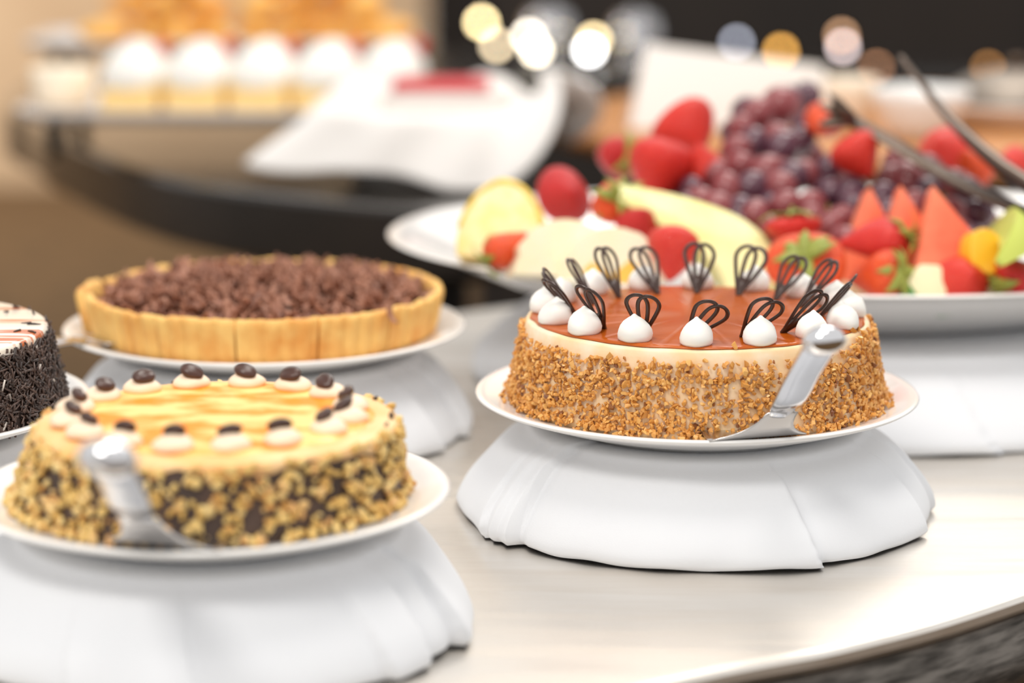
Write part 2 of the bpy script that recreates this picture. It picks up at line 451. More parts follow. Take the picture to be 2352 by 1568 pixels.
# ------------------------------------------------------------------ coffee cream cake (front left)
M_icing = mat('yellow_icing', S(248, 148, 20), 0.34, col2=S(255, 218, 138), scale=26, stretch=(.9, 1.7, 1), detail=7, lo=.42, hi=.56, spec=.25, coat=.0, bump=.2, bscale=30, bdist=.002)
M_dark_side = mat('chocolate_side', S(88, 66, 54), 0.55, col2=S(66, 50, 42), scale=60, bump=.3)
M_rim_cream = mat('rim_cream', S(250, 214, 160), 0.45, col2=S(248, 190, 120), scale=24, bump=.3, bscale=60, bdist=.002)
M_bits = mat('pale_nut', S(232, 196, 120), 0.5, bump=.2, bscale=300, bdist=.0005,
             rnd=[(0, S(206, 150, 80)), (.15, S(222, 178, 96)), (.5, S(236, 200, 122)), (.8, S(244, 214, 146)), (1, S(228, 170, 104))])
M_dark_bits = mat('dark_choc_crumb', S(70, 50, 42), 0.5)
M_latte_cream = mat('coffee_cream', S(250, 224, 196), 0.45, sss=.15, bump=.12, bscale=80)
M_bean = mat('coffee_bean', S(78, 48, 38), 0.30, col2=S(60, 36, 28), scale=80)
H2 = .0470; RB2, RT2 = .1135, .1045
o2 = up(FRONT, RH + FL)
cake2 = thing('coffee_cake', 'yellow iced cake with coffee bean dollops and nut coated side', 'cake', o2)
SHX = .005
shear = lambda V, h: [(x + SHX * max(0, z) / h, y, z) for x, y, z in V]
prof = [(0, 0)] + [(cake_r(H2 * k / 10, H2, RB2, RT2) - .001, H2 * k / 10 * .94) for k in range(11)]
v, f = lathe(prof, 128, rf=rf_body); obj('cake_body', (shear(v, H2), f), M_dark_side, cake2)
prof = [(RT2 + .0008, H2 * .86), (RT2 + .0012, H2 * .92), (RT2 - .0012, H2 * .965), (RT2 - .005, H2 * .995), (RT2 - .010, H2), (RT2 - .02, H2), (0, H2)]
v, f = lathe(prof, 128, rf=lambda th, r, z: (r, z + (.006 * noise.noise((math.cos(th) * 6, math.sin(th) * 6, 1)) if z < H2 * .88 else 0)))
obj('cream_rim', (shear(v, H2), f), M_rim_cream, cake2)
def rf_ic(th, r, z):
    return r + (.0025 * noise.noise((math.cos(th) * 7, math.sin(th) * 7, 2)) if r > .08 else 0), z + .0009 * noise.noise((math.sin(th) * r * 40, math.cos(th) * r * 40, 5))
v, f = lathe([(0, .0012)] + [(r, .0012) for r in (.012, .024, .036, .048, .060, .072, .084)] + [(.0885, .0010), (.0915, -.0006)], 120, rf=rf_ic)
obj('icing', (v, f), M_icing, cake2, (SHX, 0, H2 + .0004))
rng = random.Random(11)
nuts2 = [hull_chip(rng, 1, rng.uniform(.7, .95), rng.uniform(.5, .8), 14) for _ in range(6)]
places = []
for _ in range(2100):
    th = rng.uniform(-PI, PI); z = rng.uniform(.001, H2 * .97)
    top = H2 * (.93 + .06 * noise.noise((th * 6, 1, 4)) + (.05 if math.degrees(th) > 50 or math.degrees(th) < -50 else 0))
    if z > top: continue
    if noise.noise((th * 11, z * 120, 3)) < -.10 - .15 * (z < .012): continue
    s = rng.uniform(.0022, .0046) if rng.random() < .93 else rng.uniform(.0045, .0062)
    p, nrm = side_place(th, z, H2, RB2, RT2, rng.uniform(-.0005, .0014)); p.x += SHX * z / H2
    places.append((Matrix.Translation(p) @ rand_rot(rng), s, nrm, rng.randrange(6)))
for _ in range(260):
    th = rng.uniform(-PI, PI); a = rng.random()
    r = RB2 + .0005 + a * .004
    places.append((Matrix.Translation((math.sin(th) * r, -math.cos(th) * r, .0045 - .001 * a)) @ rand_rot(rng), rng.uniform(.0022, .0045), Vector((math.sin(th), -math.cos(th), .3)).normalized(), rng.randrange(6)))
scatter(cake2, 'nut_piece', 'nut_crumbs', nuts2, M_bits, places, o2, smooth=True)
places = []
for th in (150, 137, 198, 205, 118, 88, 80, 95):
    a = math.radians(th + rng.uniform(-3, 3)); places.append((Matrix.Translation((math.sin(a) * .101 + SHX, -math.cos(a) * .101, H2 + .0005)) @ rand_rot(rng), rng.uniform(.0018, .003), Vector((0, -.4, .8)), rng.randrange(6)))
scatter(cake2, 'chocolate_crumb', 'chocolate_crumbs', nuts2, M_dark_bits, places, o2)

def bean_vf():
    V, F = [], []; nu, nv = 20, 12; K_ = 1.12
    for j in range(nv + 1):
        ph = PI * j / nv
        for i in range(nu):
            a = 2 * PI * i / nu
            x = .0074 * math.cos(ph); y = .0056 * math.sin(ph) * math.cos(a); z = .0036 * math.sin(ph) * math.sin(a)
            if z > 0: z -= .0012 * math.exp(-(y / .0009) ** 2) * math.sin(ph)
            V.append((x, y, z))
    for j in range(nv):
        for i in range(nu):
            a = j * nu + i; b = j * nu + (i + 1) % nu
            F.append((a, b, b + nu, a + nu))
    return V, F
bean_me = mesh_only('coffee_bean', bean_vf(), M_bean)
dol2 = [mesh_only('cream_dollop', dollop_vf(.0112, .0090, 20 + s, False), M_latte_cream) for s in range(4)]
for k in range(16):
    th = math.radians(14 + 22.5 * k + rng.uniform(-2, 2)); o_ = Vector((math.sin(th), -math.cos(th), 0)); t_ = Vector((math.cos(th), math.sin(th), 0))
    pos = o_ * .0820 + Vector((SHX - .004, 0, H2 + .0010))
    d = bpy.data.objects.new('cream_dollop', dol2[k % 4]); C.objects.link(d); d.parent = cake2; d.location = pos; d.rotation_euler.z = rng.uniform(0, 6)
    zax = Vector((0, 0, 1)) - o_ * rng.uniform(.55, 1.0) + t_ * rng.uniform(-.3, .3)
    ang = rng.uniform(-.6, .6)
    b = bpy.data.objects.new('coffee_bean', bean_me); C.objects.link(b); b.parent = cake2
    b.matrix_local = Matrix.Translation(pos - o_ * .0030 + Vector((0, 0, .0096))) @ frame(x=t_ * math.cos(ang) + o_ * math.sin(ang) + Vector((0, 0, .3)), z=zax)

# ------------------------------------------------------------------ chocolate tart
M_crust = mat('tart_crust', S(248, 200, 116), 0.6, col2=S(230, 160, 76), scale=42, lo=.4, hi=.7, bump=.35, bscale=220, bdist=.0008)
M_ganache = mat('tart_ganache', S(64, 40, 30), 0.4, col2=S(46, 28, 22), scale=40)
M_shave = mat('chocolate_shaving', S(120, 78, 60), 0.5, rnd=[(0, S(112, 68, 50)), (.3, S(156, 102, 78)), (.7, S(182, 128, 102)), (1, S(134, 86, 64))])
H3 = .034; RB3, RT3 = .1320, .1385
o3 = up(TART, RH + FL)
tart = thing('chocolate_tart', 'fluted shortcrust tart heaped with chocolate shavings', 'tart', o3)
NS = 14; FLUTES = 70
def crust_seg(a0, a1):
    per = 30; V, F = [], []
    ring = [(0.0, .004, 0), (0, 0, 0), (1, 0, 0), (2, .22, 0), (2, .5, 0), (2, .8, 0), (2, .95, 0), (3, 1.0, 0), (4, .985, 0), (5, .55, 0), (5, .05, 0)]
    rows = []
    for i in range(per + 1):
        th = a0 + (a1 - a0) * i / per
        fl = .0027 * abs(math.sin(FLUTES / 2 * th)) ** .7
        no = .0016 * noise.noise((math.cos(th) * 9, math.sin(th) * 9, 1)) + .0012 * noise.noise((math.cos(th) * 30, math.sin(th) * 30, 4))
        row = []
        ro = lambda z: RB3 + (RT3 - RB3) * z / H3
        sec = [(RB3 - .014, .0005), (RB3 - .004, .0), (RB3 + fl * .6, .0012), (ro(H3 * .25) + fl, H3 * .25), (ro(H3 * .5) + fl, H3 * .5), (ro(H3 * .78) + fl, H3 * .78), (ro(H3 * .93) + fl * .9, H3 * .93 + no),
               (RT3 - .0008 + fl * .5, H3 + no), (RT3 - .0030, H3 + .0006 + no), (RT3 - .0055, H3 - .001 + no), (RT3 - .0070, H3 - .006), (RT3 - .0105, H3 * .35), (RB3 - .014, .004)]
        for r, z in sec: row.append(len(V)); V.append((math.sin(th) * r, -math.cos(th) * r, z))
        rows.append(row)
    m = len(rows[0])
    for a, b in zip(rows[:-1], rows[1:]):
        for q in range(m): F.append((a[q], b[q], b[(q + 1) % m], a[(q + 1) % m]))
    F.append(tuple(rows[0])); F.append(tuple(reversed(rows[-1])))
    return V, F
a_start = math.radians(-3.5)
for k in range(NS):
    g = .0055
    a0 = a_start + 2 * PI * k / NS + g; a1 = a_start + 2 * PI * (k + 1) / NS - g
    mid = (a0 + a1) / 2; md = (math.degrees(mid) + 180) % 360 - 180
    sh = (.007, -.0) if -100 < md < -72 else (0, 0)
    s_ = obj('crust_segment', crust_seg(a0, a1), M_crust, tart, (math.sin(mid) * sh[0], -math.cos(mid) * sh[0], 0))
obj('ganache', lathe([(0, .003), (.114, .003), (.1245, H3 * .5), (.1265, H3 * .74), (.10, H3 * .80), (.05, H3 * .84), (0, H3 * .86)], 96,
    rf=lambda th, r, z: (r, z + (.0012 * noise.noise((math.sin(th) * r * 60, math.cos(th) * r * 60, 2)) if z > H3 * .7 else 0))), M_ganache, tart)
rng = random.Random(5)
def shaving(L, W, curl, tw):
    V, F = [], []; n = 7
    for side in (0, 1):
        for i in range(n):
            t = i / (n - 1) - .5; a = t * curl
            z = (1 - math.cos(a)) * L / max(curl, .01) + (.0005 if side else 0); x = math.sin(a) * L / max(curl, .01)
            for q in (-.5, .5): V.append((x, q * W * (1 - .5 * abs(t)), z + q * tw * t))
    k = 2 * n
    for i in range(n - 1):
        a = 2 * i
        F.append((a, a + 2, a + 3, a + 1)); F.append((k + a, k + a + 1, k + a + 3, k + a + 2))
        F.append((a, k + a, k + a + 2, a + 2)); F.append((a + 1, a + 3, k + a + 3, k + a + 1))
    F.append((0, 1, k + 1, k)); F.append((k - 2, 2 * k - 2, 2 * k - 1, k - 1))
    return V, F
shv = [shaving(rng.uniform(.012, .024), rng.uniform(.003, .007), rng.uniform(.6, 3.0), rng.uniform(-.004, .004)) for _ in range(10)]
places = []
for _ in range(1400):
    a = rng.uniform(0, 2 * PI); r = .1265 * math.sqrt(rng.random())
    heap = H3 * .83 + .0080 * (1 - (r / .126) ** 3) * (.6 + .9 * max(0, .5 + noise.noise((math.cos(a) * r * 40, math.sin(a) * r * 40, 0))))
    z = heap + rng.uniform(-.003, .0025)
    M = Matrix.Translation((math.sin(a) * r, -math.cos(a) * r, z)) @ Euler((rng.gauss(0, .55), rng.gauss(0, .55), rng.uniform(0, 6.28))).to_matrix().to_4x4()
    places.append((M, rng.uniform(.7, 1.3), Vector((0, -.3, .9)).normalized(), rng.randrange(10)))
scatter(tart, 'chocolate_shaving', 'chocolate_shavings', shv, M_shave, places, o3, smooth=True)
for ang, tilt in ((47, 1.2),):          # one curl hanging over the rim
    a = math.radians(ang)
    sv = obj('chocolate_shaving', shv[2], M_shave, tart)
    sv.matrix_local = Matrix.Translation((math.sin(a) * .1400, -math.cos(a) * .1400, H3 - .001)) @ frame(x=(.1, -.2, 1), z=(math.sin(a), -math.cos(a), .1))

# ------------------------------------------------------------------ chocolate sprinkle cake (left edge)
M_glaze_w = mat('white_glaze', S(250, 240, 224), 0.25, col2=S(204, 110, 60), scale=11, stretch=(.7, 6.5, 1), detail=2, lo=.57, hi=.63, coat=.4)
M_sprk = mat('chocolate_sprinkle', S(60, 44, 38), 0.35, rnd=[(0, S(44, 32, 28)), (.4, S(62, 46, 40)), (.8, S(88, 66, 56)), (.985, S(70, 52, 44)), (1, S(235, 225, 215))])
H4 = .0535; RB4, RT4 = .1335, .1225
o4 = up(CHOC, RH + FL)
cake4 = thing('sprinkle_cake', 'white topped cake with dark chocolate sprinkle side at left edge', 'cake', o4)
prof = [(0, 0)] + [(cake_r(H4 * k / 10, H4, RB4, RT4) - .001, H4 * k / 10 * .97) for k in range(11)] + [(RT4 - .004, H4 * .985), (0, H4 * .985)]
obj('cake_body', lathe(prof, 128, rf=rf_body), mat('dark_sponge', S(56, 42, 36), .5), cake4)
obj('white_glaze', lathe([(RT4 + .0004, H4 - .006), (RT4 + .0006, H4 - .001), (RT4 - .0003, H4 + .0012), (RT4 - .0025, H4 + .0022), (0, H4 + .0024)], 128,
    rf=lambda th, r, z: (r, z + (.004 * noise.noise((math.cos(th) * 7, math.sin(th) * 7, 8)) if z < H4 - .005 else 0))), M_glaze_w, cake4)
rng = random.Random(9)
rod = tube([(0, 0, -.0038), (0, 0, -.0035), (0, 0, .0035), (0, 0, .0038)], [.0004, .00075, .00075, .0004], 6, 1.0, up=(0, 1, 0))
rod2 = tube([(0, 0, -.0028), (.0002, 0, 0), (0, 0, .0028)], .00085, 6, 1.0, up=(0, 1, 0))
rod3 = tube([(0, 0, -.0046), (.0004, 0, 0), (0, 0, .0046)], .0007, 6, 1.0, up=(0, 1, 0))
places = []
for _ in range(5200):
    th = rng.uniform(-.35 * PI, .95 * PI); z = rng.uniform(.001, H4 * .985)
    if z > H4 * (.955 + .06 * noise.noise((th * 8, 2, 2))) - .0: continue
    p, nrm = side_place(th, z, H4, RB4, RT4, rng.uniform(-.0003, .0016))
    t_ = Vector((math.cos(th), math.sin(th), 0)); u_ = nrm.cross(t_)
    a = rng.uniform(0, PI); zax = t_ * math.cos(a) + u_ * math.sin(a) + nrm * rng.gauss(0, .28)
    places.append((Matrix.Translation(p) @ frame(x=nrm, z=zax), rng.uniform(.8, 1.15), nrm, rng.randrange(3)))
for _ in range(9):
    th = rng.uniform(.05 * PI, .8 * PI); r = RT4 - rng.random() ** 2 * .02
    places.append((Matrix.Translation((math.sin(th) * r, -math.cos(th) * r, H4 + .0025)) @ frame(x=(0, 0, 1), z=(rng.gauss(0, 1), rng.gauss(0, 1), rng.gauss(0, .3))), 1.0, Vector((0, -.3, .9)), rng.randrange(3)))
scatter(cake4, 'chocolate_sprinkle', 'chocolate_sprinkles', [rod, rod2, rod3], M_sprk, places, o4, smooth=True)

# ------------------------------------------------------------------ cake servers
def server(label, heel, tip_dir, handle_end, blade_len=.085, wid=.033, hw=.0115, skew=1.0, rise=1.0):
    """heel: world point of the blade's heel; tip_dir: 2-D direction of the blade; handle_end: world point"""
    heel = Vector(heel); yv = Vector((tip_dir[0], tip_dir[1], 0)).normalized(); xv = Vector((yv.y, -yv.x, 0))
    root = thing('cake_server', label, 'cake server', heel, 'steel cake servers')
    V, F = [], []; nx, nh, nb = 13, 9, 14; ny = nh + nb
    rows = []
    for j in range(nh + 1):                      # the raised heel that narrows up to the neck
        q = j / nh; hwid = hw * .95 + (wid - hw * .95) * (q ** 2.0)
        rows.append((-.011 * (1 - q) ** 1.0, .0190 * rise * (1 - q) ** 1.35, hwid, .011 * (1 - q) * skew))
    for j in range(1, nb + 1):
        q = j / nb; rows.append((blade_len * q, 0.0, wid * max(.12, 1 - q ** 1.7), 0.0))
    for lay in (0, 1):
        for y, z, hwid, ox in rows:
            for i in range(nx):
                u = i / (nx - 1) * 2 - 1
                p = xv * (u * hwid + ox) + yv * y; V.append((p.x, p.y, z - .002 * (u * u) * (z > .001) * (z / .019) + .0006 + (-.0009 if lay else 0)))
    k = nx * (ny + 1)
    for j in range(ny):
        for i in range(nx - 1):
            a = j * nx + i
            F.append((a, a + 1, a + nx + 1, a + nx)); F.append((k + a, k + a + nx, k + a + nx + 1, k + a + 1))
    bd = [i for i in range(nx)] + [j * nx + nx - 1 for j in range(1, ny + 1)] + [ny * nx + i for i in range(nx - 2, -1, -1)] + [j * nx for j in range(ny - 1, 0, -1)]
    for a, b in zip(bd, bd[1:] + bd[:1]): F.append((b, a, k + a, k + b))
    obj('blade', (V, F), M_blade, root)
    e = Vector(handle_end) - heel
    n0 = -yv * .0085 + xv * (.010 * skew) + Vector((0, 0, .0150 * rise)); n1 = -yv * .0145 + xv * (.011 * skew) + Vector((0, 0, .0215 * rise))
    d = (e - n1)
    pts = catmull([n0, n1, n1 + d * .16 + Vector((0, 0, -.002)), n1 + d * .45, n1 + d * .8, e], 5)
    m = len(pts); side = xv
    rad = []; fl = []
    for i in range(m):
        t = i / (m - 1)
        rad.append(hw * (.66 + .34 * smooth01(t / .35)) if t < .93 else hw)
        fl.append(.22 + .10 * t)
    upn = side.cross(d).normalized()
    obj('handle', tube(pts, rad, 14, fl, up=upn), M_chrome, root)
    dn = d.normalized()
    cap = [e - dn * .006 + dn * .016 * q for q in (0, .2, .45, .7, .88, 1)]
    obj('handle_cap', tube(cap, [hw * 1.0, hw * 1.14, hw * 1.12, hw * .92, hw * .6, hw * .15], 16, [.5, .62, .68, .7, .7, .7], up=upn), M_chrome, root)
    return root
hl = P(1742, 985, 1.487); hl.z = TZ + RH + PH + .0003
server('steel cake server leaning on the caramel hazelnut cake plate', hl, (-.30, 1), P(1893, 782, 1.355), skew=1.0)
hl = P(375, 1250, 1.243); hl.z = TZ + RH + PH + .0003
server('blurred steel cake server on the front coffee cake plate', hl, (.35, 1), P(246, 1052, 1.125), hw=.0132, skew=-.8)
sl = P(235, 800, 1.80); sl.z = TZ + RH + PH + .0004
server('steel cake server tucked under the chocolate tart', sl, (1, .30), P(95, 790, 1.735), blade_len=.07, wid=.018, hw=.008, skew=0, rise=.12)

# ------------------------------------------------------------------ fruit platter
def platter():
    a, b, h = .395, .315, .054
    prof = [(0, .004), (.56, .004), (.58, 0), (.62, 0), (.655, .004), (.78, h * .40), (.90, h * .76), (.965, h * .93), (.995, h * .97), (1.0, h * .985), (.995, h), (.97, h), (.945, h * .95),
            (.88, h * .74), (.78, h * .42), (.66, h * .18), (.5, h * .14), (0, h * .14)]
    V, F = lathe([(r, z) for r, z in prof], 160, a, b)
    o = obj('fruit_platter', (V, F), M_china, loc=(BOWL.x, BOWL.y, TZ + RH + .0005), rot=(0, 0, math.radians(-4)))
    return tag(o, 'large oval white platter heaped with fruit', 'platter')
platter()

M_straw = []
for i, (c1, c2) in enumerate([((204, 18, 18), (228, 48, 26)), ((178, 14, 22), (214, 34, 30)), ((224, 50, 16), (242, 104, 30)), ((210, 32, 26), (234, 66, 44))]):
    m = mat('strawberry_skin', S(*c1), .28, col2=S(*c2), scale=22, lo=.35, hi=.7, coat=.15, spec=.4)
    nt = m.node_tree; vo = nt.nodes.new('ShaderNodeTexVoronoi'); vo.inputs['Scale'].default_value = 190
    tcn = [n for n in nt.nodes if n.type == 'TEX_COORD'][0]; nt.links.new(tcn.outputs['Object'], vo.inputs['Vector'])
    bp = nt.nodes.new('ShaderNodeBump'); bp.inputs['Strength'].default_value = .4; bp.inputs['Distance'].default_value = .0015
    nt.links.new(vo.outputs['Distance'], bp.inputs['Height']); nt.links.new(bp.outputs['Normal'], nt.nodes['Principled BSDF'].inputs['Normal'])
    M_straw.append(m)
M_leaf = mat('strawberry_leaf', S(104, 124, 40), .5, col2=S(176, 176, 82), scale=90)
def straw_vf(seed, pinch=1.0):
    q = random.Random(seed); a1, a2 = q.uniform(0, 6), q.uniform(0, 6); e = q.uniform(.04, .12)
    prof = []
    for k in range(19):
        t = k / 18
        r = (math.sin(PI * min(1, t ** .62)) ** .72) * (1 - .30 * t ** 1.5 * pinch) if 0 < t < 1 else 0
        prof.append((r * .5 * (1.0 if t > .12 else .96), .5 - t))
    prof = [(r, z) for r, z in prof]
    V, F = lathe(prof, 26, rf=lambda th, r, z: (r * (1 + e * math.cos(2 * th + a1) + .04 * math.cos(3 * th + a2 + z * 4)), z))
    return V, F
straw_me = [[mesh_only('body', straw_vf(10 * j + i), M_straw[j]) for i in range(3)] for j in range(4)]
def leaf_vf():
    V, F = [], []; prof = [(0, .05, .0), (.12, .085, .03), (.26, .075, .03), (.36, .03, -.02), (.42, .004, -.07)]
    for lay in (0, 1):
        for x, wd, z in prof:
            for s in (-1, 0, 1): V.append((x, s * wd, z + (.012 if s == 0 else 0) - .008 * lay))
    k = 15
    for j in range(4):
        for i in range(2):
            a = j * 3 + i
            F.append((a, a + 3, a + 4, a + 1)); F.append((k + a, k + a + 1, k + a + 4, k + a + 3))
        F.append((j * 3, k + j * 3, k + j * 3 + 3, j * 3 + 3)); F.append((j * 3 + 2, j * 3 + 5, k + j * 3 + 5, k + j * 3 + 2))
    return V, F
leaf_me = mesh_only('leaf', leaf_vf(), M_leaf)
calyx_me = mesh_only('calyx', join(lathe([(0, -.02), (.10, -.02), (.12, 0), (.06, .025), (0, .03)], 12), tube([(0, 0, .02), (.01, 0, .08), (.03, .01, .14)], .018, 6)), M_leaf)

def strawberry(label, px, py, D, wpx, hpx, axis, kind=0, leaves=7, seed=0):
    """axis: direction (image right, image up, towards camera) in which the leafy end points"""
    p = P(px, py, D); sc_ = D / FPX
    a = Vector((axis[0], -axis[2], axis[1])).normalized()
    root = thing('strawberry', label, 'strawberry', p, 'strawberries on the fruit platter')
    q = random.Random(seed + px)
    M = frame(x=Vector((q.gauss(0, 1), q.gauss(0, 1), q.gauss(0, 1))), z=a)
    horiz = abs(axis[0]) > abs(axis[1])
    L = (wpx if horiz else hpx) * sc_; Wd = (hpx if horiz else wpx) * sc_
    b = bpy.data.objects.new('body', straw_me[kind][q.randrange(3)]); C.objects.link(b); b.parent = root
    b.matrix_local = M @ Matrix.Diagonal((Wd, Wd, L, 1))
    if leaves:
        c = bpy.data.objects.new('calyx', calyx_me); C.objects.link(c); c.parent = root
        u = min(Wd, .038) * 1.5
        c.matrix_local = M @ Matrix.Translation((0, 0, L * .485)) @ Matrix.Scale(u, 4)
        for i in range(leaves):
            l = bpy.data.objects.new('leaf', leaf_me); C.objects.link(l); l.parent = c
            l.matrix_local = Euler((0, q.uniform(-.35, .55), 2 * PI * i / leaves + q.uniform(-.2, .2))).to_matrix().to_4x4() @ Matrix.Scale(q.uniform(.85, 1.15), 4)
    return root
# label, px, py, D, w, h, leafy-end direction, colour kind, leaf count
SB = [
 ('cut strawberry at the far left of the platter before the pale melon', 1172, 566, 1.905, 136, 100, (-1, -.5, .1), 2, 6),
 ('strawberry behind the pale fruit slices left of the leafy one', 1300, 447, 2.03, 140, 102, (-.3, -.3, -1), 1, 0),
 ('strawberry with a large leafy top left of the honeydew wedge', 1392, 470, 1.985, 110, 104, (.6, .35, .75), 2, 8),
 ('small round strawberry lying against the honeydew wedge', 1470, 506, 1.955, 100, 88, (-.2, -.6, -.6), 1, 0),
 ('large strawberry just behind the first chocolate whisks', 1545, 585, 1.865, 128, 136, (.15, .85, -.5), 3, 0),
 ('strawberry at the left rear beside the wooden table', 1412, 358, 2.13, 118, 112, (.55, -.05, .8), 1, 6),
 ('big strawberry crowning the left side of the heap', 1582, 306, 2.14, 172, 120, (-.5, .5, -.6), 3, 0),
 ('long strawberry standing below the crowning one', 1512, 398, 2.07, 158, 166, (.2, .9, -.3), 0, 0),
 ('small strawberry tucked between strawberries and grapes', 1614, 376, 2.08, 108, 110, (.2, -.8, -.3), 3, 0),
 ('strawberry lying on the grapes below the tong teeth', 1972, 362, 2.04, 122, 118, (-.5, .75, -.35), 3, 0),
 ('orange red strawberry gripped under the tong teeth', 1890, 285, 2.12, 92, 104, (.2, .3, -.9), 2, 0),
 ('strawberry behind the leafy pair in front of the grapes', 1822, 535, 1.93, 128, 84, (-.1, .9, -.2), 0, 6),
 ('strawberry with pale leaves facing forward behind the cake', 1856, 618, 1.87, 186, 140, (-.25, .55, .8), 2, 8),
 ('strawberry lying sideways with leaves against the watermelon', 2005, 552, 1.895, 172, 110, (1, .12, .15), 0, 7),
 ('upright strawberry at the rim with yellow leaves on its right', 2012, 634, 1.868, 150, 116, (.75, .25, .6), 2, 8),
 ('plump strawberry at the rim right of the melon rind', 2216, 640, 1.862, 142, 104, (-.2, -.4, -.8), 3, 0),
 ('strawberry at the right edge of the photo on the rim', 2344, 636, 1.86, 112, 120, (-.9, -.3, .2), 1, 5),
 ('strawberry between the two tong arms', 2165, 340, 2.13, 140, 90, (.3, -.5, -.6), 3, 5),
 ('orange strawberry half hidden behind the upper tong arm', 2232, 378, 2.09, 96, 110, (.4, -.6, -.5), 2, 0),
 ('strawberry at the far right behind the tongs', 2322, 380, 2.12, 120, 80, (.6, .2, -.6), 3, 4),
]
for i, s in enumerate(SB): strawberry(*s, seed=i)

# melon and other cut fruit
def lune(R, ri, wedge, l0, l1, squash=1.0):
    """wedge of a hollow melon: flesh mesh and rind mesh; long axis Z, rind towards +X"""
    nl, na = 22, 5; fl_V, fl_F = [], []
    def ring(ro, rin):
        V, idx = [], []
        for j in range(nl + 1):
            la = l0 + (l1 - l0) * j / nl; row = []
            for i in range(na + 1):
                al = -wedge / 2 + wedge * i / na
                row.append((ro * math.cos(la) * math.cos(al), ro * math.cos(la) * math.sin(al), ro * math.sin(la) * squash))
            for i in range(na, -1, -1):
                al = -wedge / 2 + wedge * i / na; c = max(0.02, math.cos(la))
                rr = min(rin * c ** .7, ro * c * .96)
                row.append((rr * math.cos(al), rr * math.sin(al), ro * math.sin(la) * squash))
            m = len(row); base = len(V); V += row; idx.append([base + i for i in range(m)])
        F = []; m = len(idx[0])
        for a, b in zip(idx[:-1], idx[1:]):
            for i in range(m): F.append((a[i], a[(i + 1) % m], b[(i + 1) % m], b[i]))
        F.append(tuple(reversed(idx[0]))); F.append(tuple(idx[-1]))
        return V, F
    return ring(R * .965, ri), ring(R, R * .967)
def melon(name, label, cat, px, py, D, R, ri, wedge, rot, mf, mr, l0=-1.35, l1=1.35, squash=1.15, off=None, group=None):
    root = thing(name, label, cat, P(px, py, D), group, rot)
    c = Vector((-(R + ri) / 2, 0, 0))
    fl, rd = lune(R, ri, wedge, l0, l1, squash)
    mv = lambda vf: ([(x + c.x, y, z) for x, y, z in vf[0]], vf[1])
    obj('flesh', mv(fl), mf, root); obj('rind', mv(rd), mr, root)
    for o in root.children:
        for p in o.data.polygons: p.use_smooth = len(p.vertices) == 4 and False
    return root
M_honey = mat('honeydew_flesh', S(222, 220, 120), .35, col2=S(240, 234, 178), scale=12, sss=.1, coat=.2)
M_honey_rind = mat('honeydew_rind', S(206, 216, 100), .5)
M_pale = mat('pale_melon_flesh', S(252, 238, 200), .4, col2=S(253, 244, 222), scale=18, sss=.25, coat=.2)
M_yel = mat('yellow_melon_flesh', S(250, 226, 142), .4, col2=S(253, 240, 196), scale=40, sss=.2)
M_pale_rind = mat('yellow_rind', S(248, 212, 96), .5)
M_orange_core = mat('orange_core', S(250, 196, 84), .4)
M_wm = mat('watermelon_flesh', S(252, 104, 70), .35, col2=S(254, 142, 104), scale=24, sss=.2, coat=.2, bump=.2, bscale=90)
M_wm_white = mat('watermelon_white_rind', S(244, 232, 190), .5)
M_wm_green = mat('watermelon_green_rind', S(64, 140, 60), .4)
M_mango = mat('mango_flesh', S(252, 190, 40), .4, coat=.2)
M_green = mat('green_melon_flesh', S(176, 196, 62), .4, col2=S(226, 222, 132), scale=40, stretch=(1, 1, 6))

def slab(root, nm, pts, th, m, bev=.004):
    """outline pts (x,z) in the piece's own plane, given a thickness and rounded edges"""
    bm = bmesh.new(); n = len(pts)
    a = [bm.verts.new((x, -th / 2, z)) for x, z in pts]; b = [bm.verts.new((x, th / 2, z)) for x, z in pts]
    bm.faces.new(a); bm.faces.new(list(reversed(b)))
    for i in range(n): bm.faces.new((b[i], b[(i + 1) % n], a[(i + 1) % n], a[i]))
    bmesh.ops.recalc_face_normals(bm, faces=bm.faces)
    if bev: bmesh.ops.bevel(bm, geom=list(bm.edges), offset=bev, segments=3, affect='EDGES', profile=.5, clamp_overlap=True)
    bm.verts.index_update(); out = [tuple(v.co) for v in bm.verts], [tuple(v.index for v in f.verts) for f in bm.faces]; bm.free()
    return obj(nm, out, m, root)
hd = thing('honeydew_wedge', 'long pale green honeydew wedge sloping down behind the cake', 'melon', P(1610, 640, 1.935), None, (math.radians(-38), 0, math.radians(-6)))
arc = [Vector((-.078, .1065, 0)), Vector((-.045, .1000, 0)), Vector((-.005, .086, 0)), Vector((.030, .066, 0)), Vector((.052, .040, 0)), Vector((.062, .010, 0)), Vector((.060, -.022, 0))]
inn = [Vector((.022, -.030, 0)), Vector((.012, .004, 0)), Vector((-.012, .034, 0)), Vector((-.040, .060, 0)), Vector((-.070, .085, 0))]
slab(hd, 'flesh', [(v.x, v.y * .74) for v in catmull(arc, 4)] + [(v.x, v.y * .74) for v in catmull(inn, 4)], .036, M_honey, .005)
ym = thing('yellow_melon_wedge', 'pale yellow melon wedge standing at the left end of platter', 'melon', P(1150, 590, 1.955), None, (math.radians(-24), 0, math.radians(-10)))
dome = catmull([Vector((-.034, -.004, 0)), Vector((-.034, .020, 0)), Vector((-.022, .046, 0)), Vector((-.002, .060, 0)), Vector((.018, .054, 0)), Vector((.032, .034, 0)), Vector((.036, .008, 0)), Vector((.034, -.006, 0))], 4)
slab(ym, 'flesh', [(v.x, v.y) for v in dome], .032, M_yel, .006)
rim_o = dome[4:24]; rim_i = [Vector((v.x * .95, v.y * .95 + .001, 0)) for v in reversed(rim_o)]
